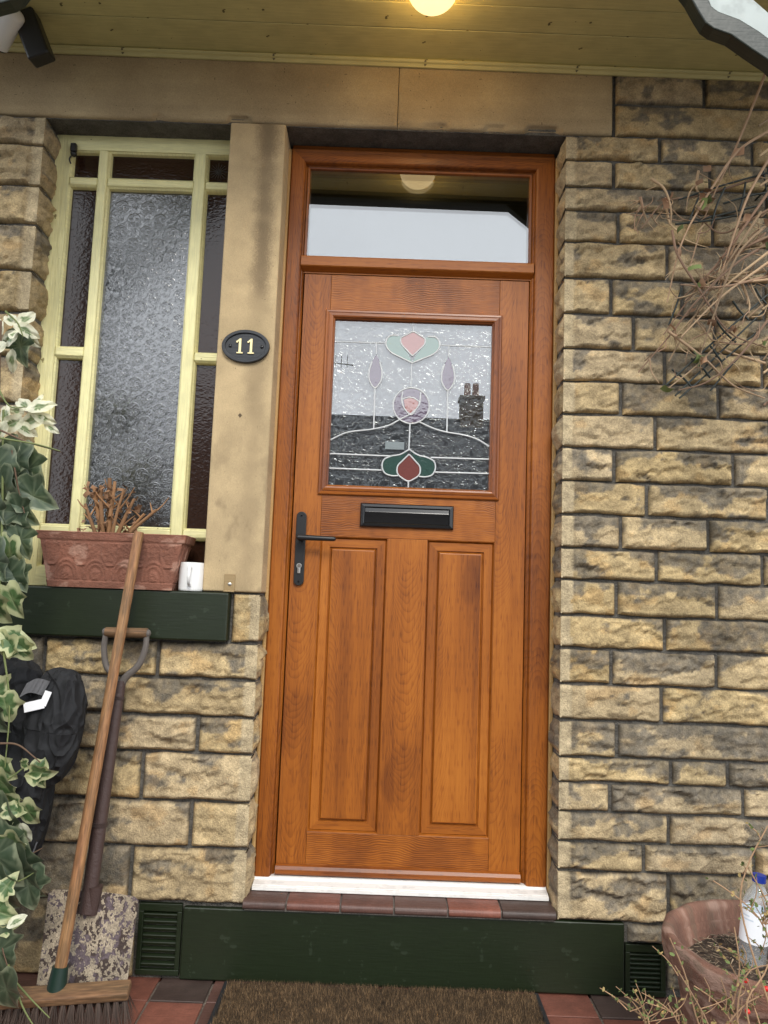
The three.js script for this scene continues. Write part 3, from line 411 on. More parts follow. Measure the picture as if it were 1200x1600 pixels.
// ------------------------------------------------------------------ door leaf
const door = thing('front_door', 'golden oak effect front door with leaded floral glass and two raised panels', 'door', [-0.305, 0.264, -0.125]);
{
  const X0 = -0.305, X1 = 0.455, Y0 = 0.264, Y1 = 2.21;
  const g0 = (a) => { a.translate(-X0, -Y0, 0.125); return a; };
  const zf = -0.125, zb = -0.169;
  const v = (n, x0, y0, x1, y1, ou, ov) => part(n, g0(bx(x0, y0, zb, x1, y1, zf, 0.0012, ou, ov)), M.oak, door);
  const hz = (n, x0, y0, x1, y1, ou, ov) => part(n, g0(bx(x0, y0, zb, x1, y1, zf, 0.0012, ou, ov, true)), M.rail, door);
  v('stile', X0, Y0, -0.2135, Y1, 0.0, 0.2); v('stile', 0.3575, Y0, X1, Y1, 0.27, 0.9);
  hz('rail', -0.213, 2.08, 0.357, Y1, 0.1, 0.5); hz('rail', -0.213, 1.3225, 0.357, 1.468, 0.31, 0.2); hz('rail', -0.213, Y0, 0.357, 0.3925, 0.22, 0.8);
  v('muntin', 0.008, 0.393, 0.137, 1.322, 0.55, 0.35);
  const panel = (x0, y0, x1, y1, ou, ov) => {
    const pr = [[0, -0.1255], [0.0015, -0.126], [0.003, -0.1335], [0.0055, -0.137], [0.0075, -0.1325], [0.033, -0.1325], [0.0343, -0.139], [0.0363, -0.139], [0.0415, -0.1288], [0.044, -0.128]];
    const field = (() => { const i = 0.044, a = [x0 + i, y0 + i, -0.128], b = [x1 - i, y0 + i, -0.128], c = [x1 - i, y1 - i, -0.128], d = [x0 + i, y1 - i, -0.128]; const pos = [], uv = []; for (const P of [a, b, c, a, c, d]) { pos.push(...P); uv.push(P[0] + ou + 0.11, P[1] + ov); } return triGeo(pos, uv); })();
    const p = part('raised_panel', g0(mergeGeometries([field])), M.oak, door);
    for (let s = 0; s < 4; s++) part('panel_moulding', g0(frameSide(x0, y0, x1, y1, pr, s, ou, ov)), M.oak, p).position.set(0, 0, 0);
    return p;
  };
  panel(-0.213, 0.393, 0.008, 1.3222, 0.33, 0.1); panel(0.137, 0.393, 0.357, 1.3222, 0.71, 0.62);
  // glazing cassette
  const cx0 = -0.2275, cx1 = 0.3665, cy0 = 1.459, cy1 = 2.087;
  const cp = [[0, -0.1245], [0.0005, -0.119], [0.003, -0.1165], [0.009, -0.1155], [0.0105, -0.1175], [0.0125, -0.1175], [0.014, -0.1145], [0.022, -0.1125], [0.0265, -0.1135], [0.029, -0.118], [0.0325, -0.1205], [0.034, -0.133], [0.034, -0.16]];
  for (let s = 0; s < 4; s++) part('cassette_moulding', g0(frameSide(cx0, cy0, cx1, cy1, cp, s, 0.4 + s * 0.1, 0.3)), M.bead, door);
  const ax0 = cx0 + 0.034, ax1 = cx1 - 0.034, ay0 = cy0 + 0.034, ay1 = cy1 - 0.034;
  const sheet = (name, z, m) => at(part(name, new THREE.PlaneGeometry(ax1 - ax0, ay1 - ay0), m, door), (ax0 + ax1) / 2 - X0, (ay0 + ay1) / 2 - Y0, z + 0.125);
  const uvm = (mesh) => { const g = mesh.geometry, p = g.attributes.position, u = g.attributes.uv; for (let i = 0; i < p.count; i++) u.setXY(i, p.getX(i) + 1, p.getY(i) + 1); return mesh; };
  const glass = uvm(sheet('glass_pane', -0.130, M.clearGlass)); uvm(sheet('obscure_pane', -0.143, M.obscure)).userData.label = 'textured obscure inner pane';
  const toG = (pts) => pts.map(([x, y]) => [x - (ax0 + ax1) / 2, y - (ay0 + ay1) / 2]);
  const came = (pts, r = 0.0026) => { const c = tube(toG(pts).map(([x, y]) => [x, y, 0]), r, r, Math.max(8, pts.length * 7), 6); c.scale(1, 1, 0.55); at(part('lead_strip', c, M.lead, glass), 0, 0, 0.0015); };
  const petal = (pts, m, smooth = true) => at(part('colored_glass', shapeGeo(toG(pts), 0.0006, 0, smooth), m, glass), 0, 0, 0.0004);
  const arc = (cx, cy, rx, ry, a0, a1, n = 24) => Array.from({ length: n + 1 }, (_, i) => { const a = lerp(a0, a1, i / n); return [cx + rx * Math.cos(a), cy + ry * Math.sin(a)]; });
  came([[ax0, 1.643], [-0.142, 1.669], [-0.055, 1.684], [-0.002, 1.699], [0.034, 1.720], [0.075, 1.745], [0.096, 1.772], [0.1, 1.815]]); came([[0.1, 1.713], [0.152, 1.692], [0.190, 1.683], [0.248, 1.675], [0.291, 1.663], [ax1, 1.640]]);
  came(arc(0.07, 1.768, 0.06, 0.0605, 0, Math.PI * 2, 36)); came([[0.04, 1.815], [0.038, 1.79], [0.046, 1.76], [0.07, 1.737], [0.085, 1.752]]); came([[0.037, 1.786], [0.055, 1.795], [0.075, 1.795], [0.098, 1.782]]);
  came([[ax0, 1.5965], [0.007, 1.5955]]); came([[0.14, 1.5955], [ax1, 1.5965]]); came([[ax0, 1.548], [-0.021, 1.547]]); came([[0.156, 1.547], [ax1, 1.5485]]);
  came([[ax0, 1.978], [-0.022, 1.979]], 0.0016); came([[0.157, 1.979], [ax1, 1.978]], 0.0016);
  const flower = (y, f) => { // bell-shaped flower; f = 1 upright
    const q = (pts) => pts.map(([a, b]) => [0.0685 + a, y + f * b]);
    return q;
  };
  const qb = flower(1.568, 1);
  const petL = [[0, 0.052], [-0.03, 0.034], [-0.06, 0.027], [-0.083, 0.014], [-0.088, -0.008], [-0.078, -0.030], [-0.055, -0.038], [-0.035, -0.037]], petR = petL.map(([a, b]) => [-a, b]);
  const bud = [[0, 0.036], [0.02, 0.015], [0.037, -0.006], [0.036, -0.03], [0.02, -0.045], [0, -0.054], [-0.02, -0.045], [-0.036, -0.03], [-0.037, -0.006], [-0.02, 0.015]];
  petal(qb([...petL, [-0.037, -0.006], [-0.02, 0.018]]), M.petalGreen); petal(qb([...petR, [0.037, -0.006], [0.02, 0.018]]), M.petalGreen); petal(qb(bud), M.petalRed);
  came(qb(petL)); came(qb(petR)); came(qb([...bud, bud[0]])); came([[0.0685, 1.515], [0.069, ay0]]); came([[0.068, 1.706], [0.067, 1.62]]);
  const qt = flower(1.966, 1);
  const tL = [[0, -0.052], [-0.035, -0.036], [-0.074, -0.016], [-0.0895, 0.006], [-0.087, 0.028], [-0.074, 0.04], [-0.05, 0.041]], tR = tL.map(([a, b]) => [-a, b]), tb2 = [[0, -0.028], [-0.02, -0.008], [-0.039, 0.014], [-0.04, 0.032], [-0.02, 0.046], [0, 0.056], [0.02, 0.046], [0.04, 0.032], [0.039, 0.014], [0.02, -0.008]];
  petal(qt([...tL, [-0.04, 0.03], [-0.036, 0.008], [-0.012, -0.024]]), M.petalSage); petal(qt([...tR, [0.04, 0.03], [0.036, 0.008], [0.012, -0.024]]), M.petalSage); petal(qt(tb2), M.petalPink);
  came(qt(tL)); came(qt(tR)); came(qt([...tb2.slice(0), tb2[0]])); came([[0.068, 1.914], [0.067, 1.90], [0.067, 1.828]], 0.0016); came([[0.068, 2.022], [0.067, ay1]], 0.0016);
  for (const cx of [-0.053, 0.190]) { const o = [[0, 0.06], [0.013, 0.035], [0.0215, 0], [0.019, -0.03], [0, -0.055], [-0.019, -0.03], [-0.0215, 0], [-0.013, 0.035]].map(([a, b]) => [cx + a, 1.879 + b]); petal(o, M.petalLilac); came([...o.slice(1), o[0]].slice(0, 7)); came([[cx, 1.822], [cx + 0.001, 1.684]]); came([[cx, 1.94], [cx, 1.978]], 0.0016); }
  petal(arc(0.07, 1.768, 0.058, 0.058, 0, Math.PI * 2, 30).slice(0, -1), M.petalLilac, false); at(part('colored_glass', shapeGeo(toG([[0.045, 1.787], [0.07, 1.795], [0.092, 1.785], [0.09, 1.765], [0.07, 1.742], [0.05, 1.757]]), 0.0004, 0, true), M.petalPink, glass), 0, 0, 0.0012);
  at(part('sticker', new THREE.PlaneGeometry(0.063, 0.026), std({ color: lin(0.42, 0.46, 0.47), roughness: 0.6 }), glass, 'small pale sticker on the glass'), 0.0195 - (ax0 + ax1) / 2, 1.632 - (ay0 + ay1) / 2, -0.002, 0, 0, 0);
  // letter plate
  const lp = part('letter_plate', g0(mergeGeometries([frameAll(-0.0845, 1.358, 0.2195, 1.4345, [[-0.0005, -0.125], [0, -0.116], [0.003, -0.1125], [0.011, -0.111], [0.013, -0.1125], [0.0145, -0.118]]), bx(-0.072, 1.37, -0.1245, 0.207, 1.422, -0.119, 0)])), M.blackGloss, door);
  { const f = part('flap', g0((() => { const a = shapeGeo([[0, 0], [0.0018, 0.018], [0.0032, 0.034], [0.0028, 0.0355], [0.0005, 0.0465], [-0.001, 0.048], [-0.003, 0.048], [-0.003, 0]], 0.272, 0.0004); a.rotateY(-Math.PI / 2); a.translate(0.2035, 1.3725, -0.1155); return a; })()), M.blackGloss, lp); void f; }
  // handle
  const hd = part('door_handle', g0((() => { const s = new THREE.Shape(); const r = 0.0148, x = -0.2755; s.absarc(x, 1.383, r, 0, Math.PI); s.absarc(x - 0.0, 1.175, r, Math.PI, Math.PI * 2); const g = new THREE.ExtrudeGeometry(s, { depth: 0.0085, bevelEnabled: true, bevelSize: 0.0015, bevelThickness: 0.0018, bevelSegments: 2, curveSegments: 12 }); g.translate(0, 0, -0.125); return g; })()), M.black, door, 'black lever handle on a long backplate');
  part('lever', g0(mergeGeometries([limb([-0.2725, 1.312, -0.118], [-0.2725, 1.312, -0.074], 0.0095, 0.0095, 16), tube([[-0.2765, 1.312, -0.074], [-0.262, 1.312, -0.0735], [-0.235, 1.3115, -0.073], [-0.19, 1.311, -0.074], [-0.165, 1.311, -0.076]], 0.0095, 0.0075, 20, 10), new THREE.SphereGeometry(0.0075, 12, 8).translate(-0.165, 1.311, -0.076), new THREE.SphereGeometry(0.0095, 12, 8).translate(-0.2765, 1.312, -0.074)])), M.black, hd);
  part('lock_cylinder', g0(mergeGeometries([cyl(0.0085, 0.0085, 0.006, 18).rotateX(Math.PI / 2).translate(-0.2755, 1.2225, -0.1125), bx(-0.2802, 1.198, -0.1155, -0.2708, 1.2165, -0.1098, 0.002)].map(g => boxUV(g)))), M.steel, hd);
  part('keyhole', g0(mergeGeometries([cyl(0.0055, 0.0055, 0.002, 14).rotateX(Math.PI / 2).translate(-0.2755, 1.2225, -0.1094), bx(-0.2762, 1.202, -0.1099, -0.2748, 1.213, -0.1092, 0)].map(g => boxUV(g)))), M.dullMetal, hd);
  for (const y of [1.386, 1.172]) part('screw', g0(cyl(0.0032, 0.0032, 0.002, 12).rotateX(Math.PI / 2).translate(-0.2755, y, -0.1142)), M.blackGloss, hd);
  // weather bar
  const wb = shapeGeo([[0, 0], [-0.018, 0], [-0.0195, 0.004], [-0.018, 0.014], [-0.012, 0.023], [-0.004, 0.027], [0, 0.027]].map(([a, b]) => [-a, b]), X1 - X0, 0.0003); wb.rotateY(Math.PI / 2); wb.rotateY(Math.PI); wb.translate(X1 - 0, 0, 0);
  { const b = boxUV(wb, 0.2, 0.1, true); b.computeBoundingBox(); const bb = b.boundingBox; b.translate(X0 - bb.min.x, 0.2695, -0.1245 - bb.min.z); part('weather_bar', g0(b), M.bead, door); }
}

// ------------------------------------------------------------------ window
const win = thing('leaded_window', 'cream yellow timber window with brown and rosette patterned glass beside the door', 'window', [-1.17, 1.13, -0.1]);
{
  const g0 = (a) => { a.translate(1.17, -1.13, 0.1); return a; };
  const f = (n, a, b, c, d, z0 = -0.17, z1 = -0.1, r = 0.004) => part(n, g0(bx(a, b, z0, c, d, z1, r, a * 3, b * 1.7, d - b > c - a)), M.yellow, win);
  // uneven built-up paint on the outer frame
  const rough = (n, a, b, c, d) => { const s = 0.012, nx = Math.max(3, Math.round((c - a) / s)), ny = Math.max(3, Math.round((d - b) / s)); const g = new THREE.BoxGeometry(c - a, d - b, 0.07, nx, ny, 2); g.translate((a + c) / 2, (b + d) / 2, -0.135); const p = g.attributes.position; for (let i = 0; i < p.count; i++) { const x = p.getX(i), y = p.getY(i); if (p.getZ(i) > -0.11) p.setZ(i, -0.1 + 0.004 * (fbm(x * 40, y * 18, 7, 3) - 0.5)); if (x < a + 0.001 || x > c - 0.001) p.setX(i, x + 0.003 * (fbm(y * 22, x * 5, 9, 3) - 0.5)); } g.computeVertexNormals(); return part(n, g0(boxUV(g, a, b, d - b > c - a)), M.yellow, win); };
  rough('jamb', -1.172, 1.13, -1.119, 2.664); f('jamb', -0.575, 1.13, -0.558, 2.664); rough('head', -1.119, 2.612, -0.575, 2.664); rough('bottom_rail', -1.119, 1.13, -0.575, 1.19);
  f('mullion', -1.022, 1.19, -0.99, 2.612, -0.165, -0.096, 0.006); f('mullion', -0.695, 1.19, -0.656, 2.612, -0.165, -0.096, 0.006);
  f('glazing_bar', -1.119, 2.486, -1.022, 2.514, -0.16, -0.1, 0.006); f('glazing_bar', -0.99, 2.486, -0.695, 2.514, -0.16, -0.1, 0.006); f('glazing_bar', -0.656, 2.486, -0.575, 2.514, -0.16, -0.1, 0.006);
  f('glazing_bar', -1.119, 1.888, -1.022, 1.919, -0.16, -0.1, 0.006); f('glazing_bar', -0.656, 1.886, -0.575, 1.915, -0.16, -0.1, 0.006);
  f('glazing_bar', -1.119, 1.297, -1.022, 1.325, -0.16, -0.1, 0.006); f('glazing_bar', -0.99, 1.297, -0.695, 1.325, -0.16, -0.1, 0.006); f('glazing_bar', -0.656, 1.297, -0.575, 1.325, -0.16, -0.1, 0.006);
  let k = 0;
  const pane = (a, b, c, d, m, n = 'pane', label) => {
    const g = new THREE.PlaneGeometry(c - a, d - b), p = g.attributes.position, u = g.attributes.uv; for (let i = 0; i < p.count; i++) u.setXY(i, p.getX(i) + 1 + (m === M.rosette ? 0 : k * 0.37), p.getY(i) + 1);
    const q = part(n, g, m, win, label); at(q, (a + c) / 2 + 1.17, (b + d) / 2 - 1.13, -0.024, (k * 37 % 7 - 3) * 0.0012, (k * 53 % 5 - 2) * 0.0015); k++;
    // putty fillet
    part('putty', g0(frameAll(a, b, c, d, [[-0.0005, -0.103], [0.003 + 0.001 * (k % 3), -0.109], [0.0065, -0.1225], [0.0065, -0.128]])), M.yellow, q).position.set(-q.position.x, -q.position.y, -q.position.z); q.children[0].quaternion.identity();
    return q;
  };
  pane(-1.119, 2.514, -1.022, 2.612, M.brownGlass, 'brown_pane'); pane(-0.99, 2.514, -0.695, 2.612, M.brownGlass, 'brown_pane'); const star = pane(-0.656, 2.514, -0.575, 2.612, M.brownGlass, 'brown_pane', 'small dark corner pane with a star cut into it');
  { const s = []; for (let i = 0; i < 16; i++) { const a = i * Math.PI / 8; const g = new THREE.BoxGeometry(i % 2 ? 0.022 : 0.03, 0.0012, 0.001); g.translate(0.017, 0, 0); g.rotateZ(a); s.push(g); } at(part('cut_star', mergeGeometries(s), std({ color: lin(0.05, 0.05, 0.045), roughness: 0.5 }), star), -0.003, 0, 0.001); }
  pane(-1.119, 1.919, -1.022, 2.486, M.brownGlass, 'brown_pane'); pane(-1.119, 1.325, -1.022, 1.888, M.brownGlass, 'brown_pane'); pane(-0.656, 1.915, -0.575, 2.486, M.brownGlass, 'brown_pane'); pane(-0.656, 1.325, -0.575, 1.886, M.brownGlass, 'brown_pane');
  pane(-0.99, 1.325, -0.695, 2.486, M.rosette, 'rosette_pane', 'tall centre pane of rosette patterned glass');
  pane(-1.119, 1.19, -1.022, 1.297, M.brownGlass, 'brown_pane'); pane(-0.99, 1.19, -0.695, 1.297, M.brownGlass, 'brown_pane'); pane(-0.656, 1.19, -0.575, 1.297, M.brownGlass, 'brown_pane');
}

// ------------------------------------------------------------------ doorstep tiles, porch floor, ground
{
  const step = thing('doorstep', 'doorstep edged with six red and brown quarry tiles below the door', 'doorstep', [0, 0.2062, 0]);
  part('mortar_bed', bx(-0.374, 0.0005, -0.13, 0.535, 0.0245, 0.0125, 0.001), std({ color: lin(0.3, 0.27, 0.24), map: T.grain, roughness: 1 }), step);
  const e = [-0.381, -0.252, -0.093, 0.064, 0.222, 0.379, 0.541], c = [4, 1, 2, 4, 0, 3];
  for (let i = 0; i < 6; i++) {
    const w = e[i + 1] - e[i] - 0.007, s = new THREE.Shape(); s.moveTo(-0.125, 0.008); s.lineTo(0.013, 0.006); s.quadraticCurveTo(0.021, 0.007, 0.021, 0.0155); s.quadraticCurveTo(0.021, 0.026, 0.009, 0.028); s.lineTo(-0.125, 0.031);
    const g = new THREE.ExtrudeGeometry(s, { depth: w, bevelEnabled: true, bevelSize: 0.0012, bevelThickness: 0.0012, bevelSegments: 1, curveSegments: 6 }); g.rotateY(-Math.PI / 2); g.scale(-1, 1, 1);
    const idx = g.index; const p = g.attributes.position; for (let t = 0; t < p.count; t += 3) { for (const a of ['position', 'normal', 'uv']) { const A = g.attributes[a], n = A.itemSize; for (let q = 0; q < n; q++) { const i1 = (t + 1) * n + q, i2 = (t + 2) * n + q, v = A.array[i1]; A.array[i1] = A.array[i2]; A.array[i2] = v; } } } void idx; g.computeVertexNormals();
    const m = part('tile', boxUV(g, i * 0.31, i * 0.17), tileMats[c[i]], step); m.position.set(e[i] + 0.0035, 0, 0);
  }
}
{
  const fl = new THREE.PlaneGeometry(5.2, 1.9); fl.rotateX(-Math.PI / 2); fl.translate(0, -0.006, 0.95);
  const floor = structure('porch_floor', boxUV(fl), std({ color: lin(0.27, 0.22, 0.18), map: T.grain, bumpMap: T.grainBump, bumpScale: 0.004, roughness: 1 }));
  const P = 0.1565, g = new RoundedBoxGeometry(P - 0.007, 0.02, P - 0.007, 2, 0.0025), rng = rngOf(77); const vs = [0, 1, 2, 3].map(k => boxUV(g.clone(), k * 0.19, k * 0.23));
  for (let j = 0; j < 10; j++) for (let i = -10; i < 11; i++) { if (Math.abs(i) > 8 && j > 4) continue; const r = rng(); const t = part('tile', vs[Math.floor(rng() * 4)], tileMats[r < 0.34 ? 0 : r < 0.62 ? 1 : r < 0.82 ? 2 : 3], floor); t.position.set(-0.61 + P * (i + 4.5), -0.0105 + 0.002 * rng(), 0.1175 - P / 2 + P * j); }
  const gr = new THREE.PlaneGeometry(160, 160); gr.rotateX(-Math.PI / 2); gr.translate(0, -0.03, 0);
  structure('ground', boxUV(gr), std({ color: lin(0.2, 0.19, 0.175), map: T.grain, roughness: 1 }));
}

// ------------------------------------------------------------------ doormat
{
  const mat = thing('doormat', 'brown bristly coir doormat with black rubber edging below the step', 'doormat', [0.035, 0, 0.3]);
  const w = 0.88, d = 0.56;
  part('backing', bx(-w / 2, 0.001, -d / 2, w / 2, 0.008, d / 2, 0.003), M.coir, mat);
  for (const x of [-w / 2 - 0.014, w / 2 + 0.0005]) part('rubber_edge', bx(x, 0.001, -d / 2 - 0.003, x + 0.0135, 0.013, d / 2, 0.004), M.rubber, mat);
  const blade = new THREE.ConeGeometry(0.0011, 0.02, 3, 1); blade.translate(0, 0.01, 0);
  const n = 60000, im = new THREE.InstancedMesh(blade, std({ roughness: 0.95 }), n), rng = rngOf(5), m4 = new THREE.Matrix4(), q = new THREE.Quaternion(), e = new THREE.Euler(), c = new THREE.Color();
  for (let i = 0; i < n; i++) {
    const x = (rng() - 0.5) * w, z = -d / 2 + d * rng(), row = 0.5 + 0.5 * Math.sin(z * 300), cl = fbm(x * 25, z * 25, 3, 3);
    e.set((rng() - 0.5) * 1.3, rng() * 6.28, (rng() - 0.5) * 1.3); q.setFromEuler(e); const s = 0.55 + 0.35 * rng() + 0.5 * row * cl;
    m4.compose(new THREE.Vector3(x, 0.006, z), q, new THREE.Vector3(1, s, 1)); im.setMatrixAt(i, m4);
    const t = rng(), k = (0.3 + 0.8 * t + (t > 0.82 ? 1.1 : 0)) * (0.5 + 1.0 * cl); c.setRGB(0.135 * k, 0.085 * k, 0.043 * k); im.setColorAt(i, c);
  }
  im.name = 'coir_pile'; im.userData.kind = 'stuff'; im.castShadow = im.receiveShadow = true; mat.add(im);
}

// ------------------------------------------------------------------ porch canopy
{
  const can = thing('porch_canopy', 'yellow boarded porch ceiling with dark green beam and curved brackets', 'porch', [0, 2.898, 0]);
  can.rotation.z = -0.006;
  const zs = [0.004, 0.156, 0.262, 0.366, 0.47, 0.573];
  for (let i = 0; i < 5; i++) part('ceiling_board', bx(-1.75, 0, zs[i] + 0.0012, 1.75, 0.018, zs[i + 1] - 0.0012, 0.003, i * 0.13, i * 0.29), M.soffit, can);
  { const s = shapeGeo([[0, 0], [0.018, 0], [0.022, -0.006], [0.018, -0.012], [0.012, -0.014], [0.006, -0.022], [0, -0.022]], 3.5, 0); s.rotateY(Math.PI / 2); s.rotateY(Math.PI); s.translate(1.75, 0, 0); s.computeBoundingBox(); s.translate(-1.75 - s.boundingBox.min.x, -0.0005, 0.0055 - s.boundingBox.min.z); part('wall_trim', boxUV(s), M.soffit, can); }
  part('front_beam', bx(-1.8, -0.03, 0.574, 1.8, 0.16, 0.65, 0.006), M.darkGreen, can);
  part('roof_deck', bx(-1.9, 0.162, -0.25, 1.9, 0.2, 0.8, 0.004), M.darkGreen, can);
  part('ceiling_backing', bx(-1.79, 0.02, -0.25, 1.79, 0.16, 0.572, 0), M.timber, can);
  const oy = -2.898;
  const bracket = (mir) => {
    const X = (x) => mir ? -0.21 - x : x;
    const outer = [[0.48, 2.866], [0.58, 2.79], [0.66, 2.72], [0.712, 2.648], [0.734, 2.606], [0.75, 2.579], [0.769, 2.565], [0.813, 2.55], [0.861, 2.515], [0.908, 2.483], [0.97, 2.42], [1.05, 2.3]];
    const inner = [[1.05, 2.40], [0.98, 2.475], [0.909, 2.534], [0.877, 2.559], [0.83, 2.588], [0.777, 2.607], [0.76, 2.621], [0.749, 2.65], [0.72, 2.72], [0.64, 2.80], [0.58, 2.866]];
    const pts = [...outer, ...inner].map(([x, y]) => [X(x), y + oy]);
    const b = part('bracket', shapeGeo(pts, 0.035, 0.003), M.darkGreen, can, mir ? 'curved dark green bracket at the left edge' : 'curved dark green bracket at the right edge'); b.position.z = 0.582;
    const pn = [...inner.slice().reverse().map(([x, y]) => [x - 0.004, y - 0.004]), [1.05, 2.48], [0.92, 2.622], [0.875, 2.663], [0.80, 2.76], [0.74, 2.866]].map(([x, y]) => [X(x), y + oy]);
    const p = part('infill_panel', shapeGeo(pn, 0.004, 0), M.infill, b, 'pale mottled infill panel'); p.position.z = 0.012;
  };
  M.infill = phys({ map: rep(tex(256, 256, (u, v) => { const a = fbm(u * 5, v * 5, 300, 5, 5, 5), b = sm(0.6, 0.75, fbm(u * 9, v * 9, 303, 4, 9, 9)); const s = 0.9 + 0.1 * (a - 0.5) - 0.06 * b; return [s * 0.97, s, s * 0.99]; }, true), 0.4, 0.4), transmission: 0.45, thickness: 0, roughness: 0.9, ior: 1.4 });
  bracket(false); bracket(true);
  for (const x of [1.045, -1.255]) part('porch_post', bx(x - (x < 0 ? 0.09 : 0), oy + 0.002, 0.575, x + (x < 0 ? 0 : 0.09), -0.031, 0.645, 0.006), M.darkGreen, can);
  // lamp
  const lamp = thing('porch_lamp', 'round glowing glass lamp on the porch ceiling', 'lamp', [0.079, 2.897, 0.352]);
  part('lamp_base', new THREE.LatheGeometry([[0, 0], [0.062, 0], [0.066, -0.006], [0.066, -0.02], [0.062, -0.024], [0, -0.024]].map(p => new THREE.Vector2(...p)), 32), M.brass, lamp);
  const gl = []; for (let i = 0; i <= 16; i++) { const a = i / 16 * Math.PI / 2; gl.push(new THREE.Vector2(0.074 * Math.cos(a) + 0.0001, -0.024 - 0.068 * Math.sin(a))); }
  part('glass_globe', new THREE.LatheGeometry(gl, 36), std({ color: lin(0.9, 0.8, 0.5), emissive: lin(1, 0.72, 0.34), emissiveIntensity: 0.62, roughness: 0.3 }), lamp);
  
  const pl = new THREE.PointLight(lin(1, 0.66, 0.28), 0.06, 0, 2); pl.position.set(0, -0.055, 0); pl.castShadow = true; lamp.add(pl); pl.name = 'lamp_light';
}

// ------------------------------------------------------------------ security camera and flood lamp under the canopy
{
  const c = thing('security_camera', 'white bullet security camera in the top left corner', 'camera', [-1.226, 2.82, 0.17]);
  const body = part('housing', mergeGeometries([cyl(0.036, 0.036, 0.11, 24), new THREE.SphereGeometry(0.036, 24, 10, 0, Math.PI * 2, 0, Math.PI / 2).scale(1, 0.5, 1).translate(0, 0.055, 0)]), M.white, c); at(body, -0.01, 0.02, 0, 0.9, 0, -0.75);
  at(part('lens_face', mergeGeometries([cyl(0.033, 0.033, 0.008, 24), cyl(0.014, 0.014, 0.016, 16)]), M.blackGloss, body), 0, -0.057, 0);
  part('bracket_arm', limb([-0.03, 0.04, -0.01], [-0.04, 0.07, -0.05], 0.014, 0.014), M.white, c); part('mount', cyl(0.03, 0.03, 0.015, 20).translate(-0.04, 0.073, -0.05), M.white, c);
  const d = thing('flood_lamp', 'black box flood lamp hanging beside the security camera', 'flood lamp', [-1.156, 2.832, 0.145]);
  const hb = part('housing', new RoundedBoxGeometry(0.07, 0.15, 0.06, 3, 0.008), M.black, d); at(hb, 0, 0, 0, 0.15, 0, 0.39);
  part('yoke', limb([-0.01, 0.06, -0.01], [-0.02, 0.085, -0.02], 0.01), M.black, d);
}

// ------------------------------------------------------------------ house number
{
  const n = thing('house_number_plaque', 'black oval house number plaque with raised brass 11 on the stone post', 'house number', [-0.4645, 1.9055, 0.004]);
  const el = (rx, ry, depth, bev) => { const s = new THREE.Shape(); s.absellipse(0, 0, rx, ry, 0, Math.PI * 2); return new THREE.ExtrudeGeometry(s, { depth, bevelEnabled: true, bevelSize: bev, bevelThickness: bev, bevelSegments: 3, curveSegments: 64 }); };
  part('plate', el(0.066, 0.043, 0.005, 0.002), M.plate, n);
  const s = new THREE.Shape(); s.absellipse(0, 0, 0.0735, 0.0515, 0, Math.PI * 2); const h = new THREE.Path(); h.absellipse(0, 0, 0.0665, 0.0445, 0, Math.PI * 2, true); s.holes.push(h);
  part('rim', new THREE.ExtrudeGeometry(s, { depth: 0.009, bevelEnabled: true, bevelSize: 0.0022, bevelThickness: 0.003, bevelSegments: 3, curveSegments: 64 }), M.plate, n);
  const font = await new FontLoader().loadAsync('fonts/droid/droid_serif_bold.typeface.json');
  for (const x of [-0.019, 0.0165]) { const t = new TextGeometry('1', { font, size: 0.043, depth: 0.004, bevelEnabled: true, bevelSize: 0.0006, bevelThickness: 0.001, bevelSegments: 2 }); t.computeBoundingBox(); const b = t.boundingBox; t.translate(-(b.min.x + b.max.x) / 2, -(b.min.y + b.max.y) / 2, 0); t.scale(0.78, 1.12, 1); at(part('digit', t, M.brass, n), x, 0, 0.006); }
  for (const x of [-0.049, 0.0515]) part('screw', new THREE.SphereGeometry(0.0055, 14, 8).scale(1, 1, 0.55).translate(x, 0, 0.008), M.blackGloss, n);
  const br = thing('angle_plate', 'small tarnished brass angle plate at the foot of the stone post', 'bracket', [-0.4735, 1.1295, 0.004]);
  part('plate', mergeGeometries([bx(-0.0165, 0.001, 0, 0.0165, 0.056, 0.0035, 0.0012), bx(-0.0165, 0.001, 0.0035, 0.0165, 0.0045, 0.014, 0.001)]), std({ color: lin(0.34, 0.24, 0.12), roughness: 0.55, metalness: 0.4, bumpMap: T.paintBump, bumpScale: 0.001 }), br);
  part('screw', new THREE.SphereGeometry(0.006, 14, 8).scale(1, 1, 0.5).translate(0.001, 0.025, 0.0035), M.steel, br);
  const cc = thing('cable_clip', 'small black cable clip at the top corner of the window', 'clip', [-1.107, 2.6, -0.09]);
  part('clip_body', mergeGeometries([new RoundedBoxGeometry(0.02, 0.03, 0.018, 2, 0.005).translate(0, 0.012, 0), new THREE.SphereGeometry(0.011, 10, 8).translate(0.003, -0.012, 0.004), tube([[0, -0.01, 0], [-0.01, -0.03, 0.004], [-0.006, -0.045, 0.0]], 0.0025)].map(g => boxUV(g))), M.black, cc);
}

